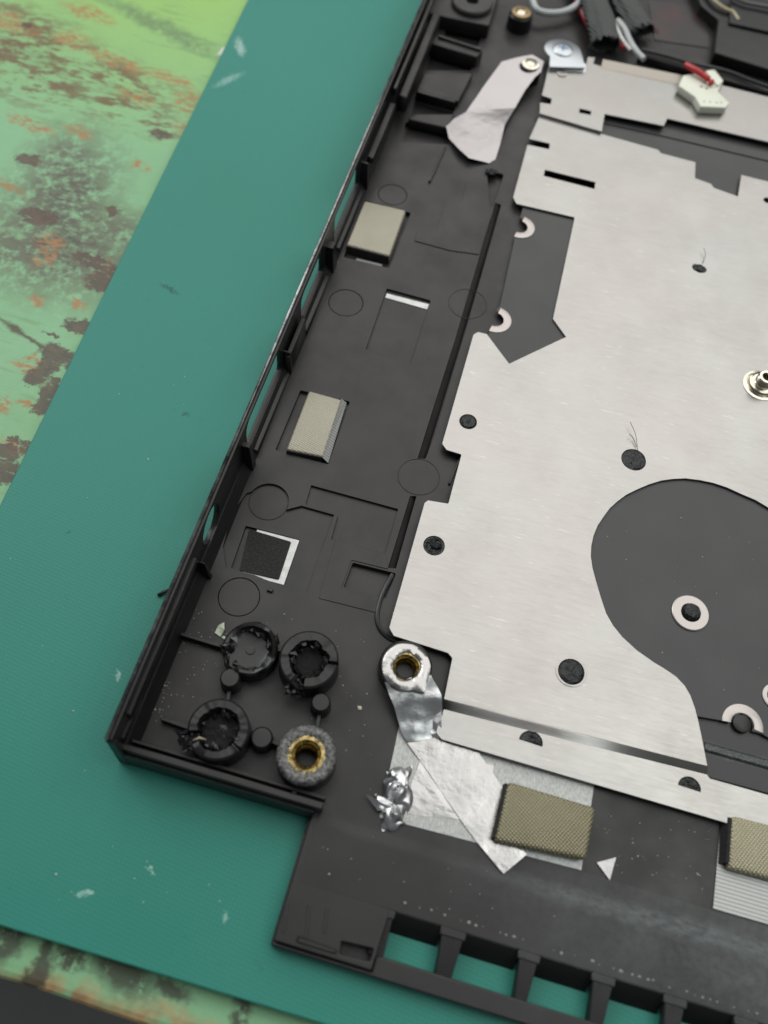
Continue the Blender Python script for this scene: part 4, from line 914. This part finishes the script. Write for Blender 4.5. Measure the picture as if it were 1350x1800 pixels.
wire('red_wire', [(1205, 114, zc+2.8), (1220, 122, zc+3.2), (1236, 132, zc+3.1), (1246, 141, zc+2.9), (1254, 148, zc+2.6)], [.75]*20+[.6+.25*math.sin(k_) for k_ in range(13)], W_RED, None, parent=CONN)

# ------------------------------------------------------------------ crumbs and dust
mb = MB(); q = U(475, 1038, 0); mb.plate([(q.x-.5, q.y-.3), (q.x+.45, q.y-.35), (q.x+.5, q.y+.2), (q.x-.2, q.y+.35)], (), .0, .5, .1)
o = mb.build('plastic_crumb', BURNT, origin=(q.x, q.y, 0)); tag(o, 'tiny black plastic crumb on the case floor below the black foam pad', 'crumb')
n = NT('pale_paint'); PALE = n.set((.50, .55, .42), .5)
q = U(388, 1108, 0); mb = MB(); mb.sheet([(q.x-.75, q.y-.7, .1), (q.x+.3, q.y-1.1, .25), (q.x+.6, q.y+.2, .5), (q.x+.15, q.y+1.3, .35), (q.x-.6, q.y+.6, .3)], [(0, 1, 2, 3, 4)], .2, 2, .2, 1.2); mb.speck((q.x+.9, q.y-1.1, .15), .4, 2)
o = mb.build('paint_flake', PALE, origin=(q.x, q.y, 0)); tag(o, 'pale green paint flake beside the low torn screw boss', 'flake')
for px, py, zz, s_, lb, kx in [(632, 1245, 0, .45, 'small cream flake on the case floor left of the foil strip', 0), (575, 1335, 0, .2, None, 1)]:
    if lb:
        q = U(px, py, zz); mb = MB(); mb.speck((q.x, q.y, zz+.12), s_, 3, .5); o = mb.build('plastic_flake', NT('cream_flake').set((.55, .52, .42), .5), origin=(q.x, q.y, zz)); tag(o, lb, 'flake')
q = U(286, 1045, ZM); mb = MB(); mb.tube([(q.x-.6, q.y-.5, ZM+.3), (q.x, q.y+.2, ZM+.45), (q.x+.9, q.y+.9, ZM+.5)], .28, 7); o = mb.build('plastic_crumb', BURNT, origin=(q.x, q.y, ZM)); tag(o, 'black plastic shaving on the mat against the outer side wall', 'crumb')
mb = MB(); q = U(390, 92, ZB); mb.sheet([(q.x-.8, q.y-1.4, ZB+.1), (q.x+.6, q.y-1.2, ZB+.2), (q.x+1.0, q.y+1.3, ZB+.5), (q.x-.2, q.y+1.6, ZB+.3)], [(0, 1, 2, 3)], .15, 2, .3, .7); o = mb.build('paint_flake', NT('white_flake').set((.66, .68, .6), .5), origin=(q.x, q.y, ZB)); tag(o, 'white flake on the bench beside the mat edge', 'flake')
mb = MB(); rs = random.Random(21)
def dust(poly, z, N, r0, r1):
    xs_ = [p[0] for p in poly]; ys_ = [p[1] for p in poly]; k_ = 0
    while k_ < N:
        px, py = rs.uniform(min(xs_), max(xs_)), rs.uniform(min(ys_), max(ys_))
        if inside((px, py), poly):
            q = U(px, py, z); mb.speck((q.x, q.y, z+.02), rs.uniform(r0, r1)*(1 if rs.random() < .85 else 1.6), k_, .5); k_ += 1
dust([(300, 1060), (420, 1080), (330, 1290), (262, 1290)], .02, 60, .04, .11)
dust([(300, 1060), (345, 1060), (285, 1250), (250, 1270)], .02, 50, .05, .13)
dust([(380, 1060), (640, 1100), (660, 1400), (600, 1400), (480, 1100)], .02, 35, .04, .10)
dust([(560, 1440), (690, 1480), (1000, 1560), (1000, 1640), (560, 1560)], .25, 18, .04, .10)
dust([(1050, 1400), (1250, 1450), (1240, 1570), (1050, 1530)], .02, 45, .04, .10)
dust([(1060, 900), (1340, 920), (1340, 1230), (1240, 1240), (1090, 1080)], ZF, 24, .04, .11)
dust([(10, 920), (150, 1240), (180, 1340), (400, 1480), (420, 1640), (10, 1600)], ZM, 16, .06, .14)
dust([(200, 640), (380, 600), (200, 1000), (60, 1100)], ZM, 8, .06, .12)
o = mb.build('dust', NT('pale_dust').set((.42, .42, .38), .7)); tag(o, None, kind='stuff')
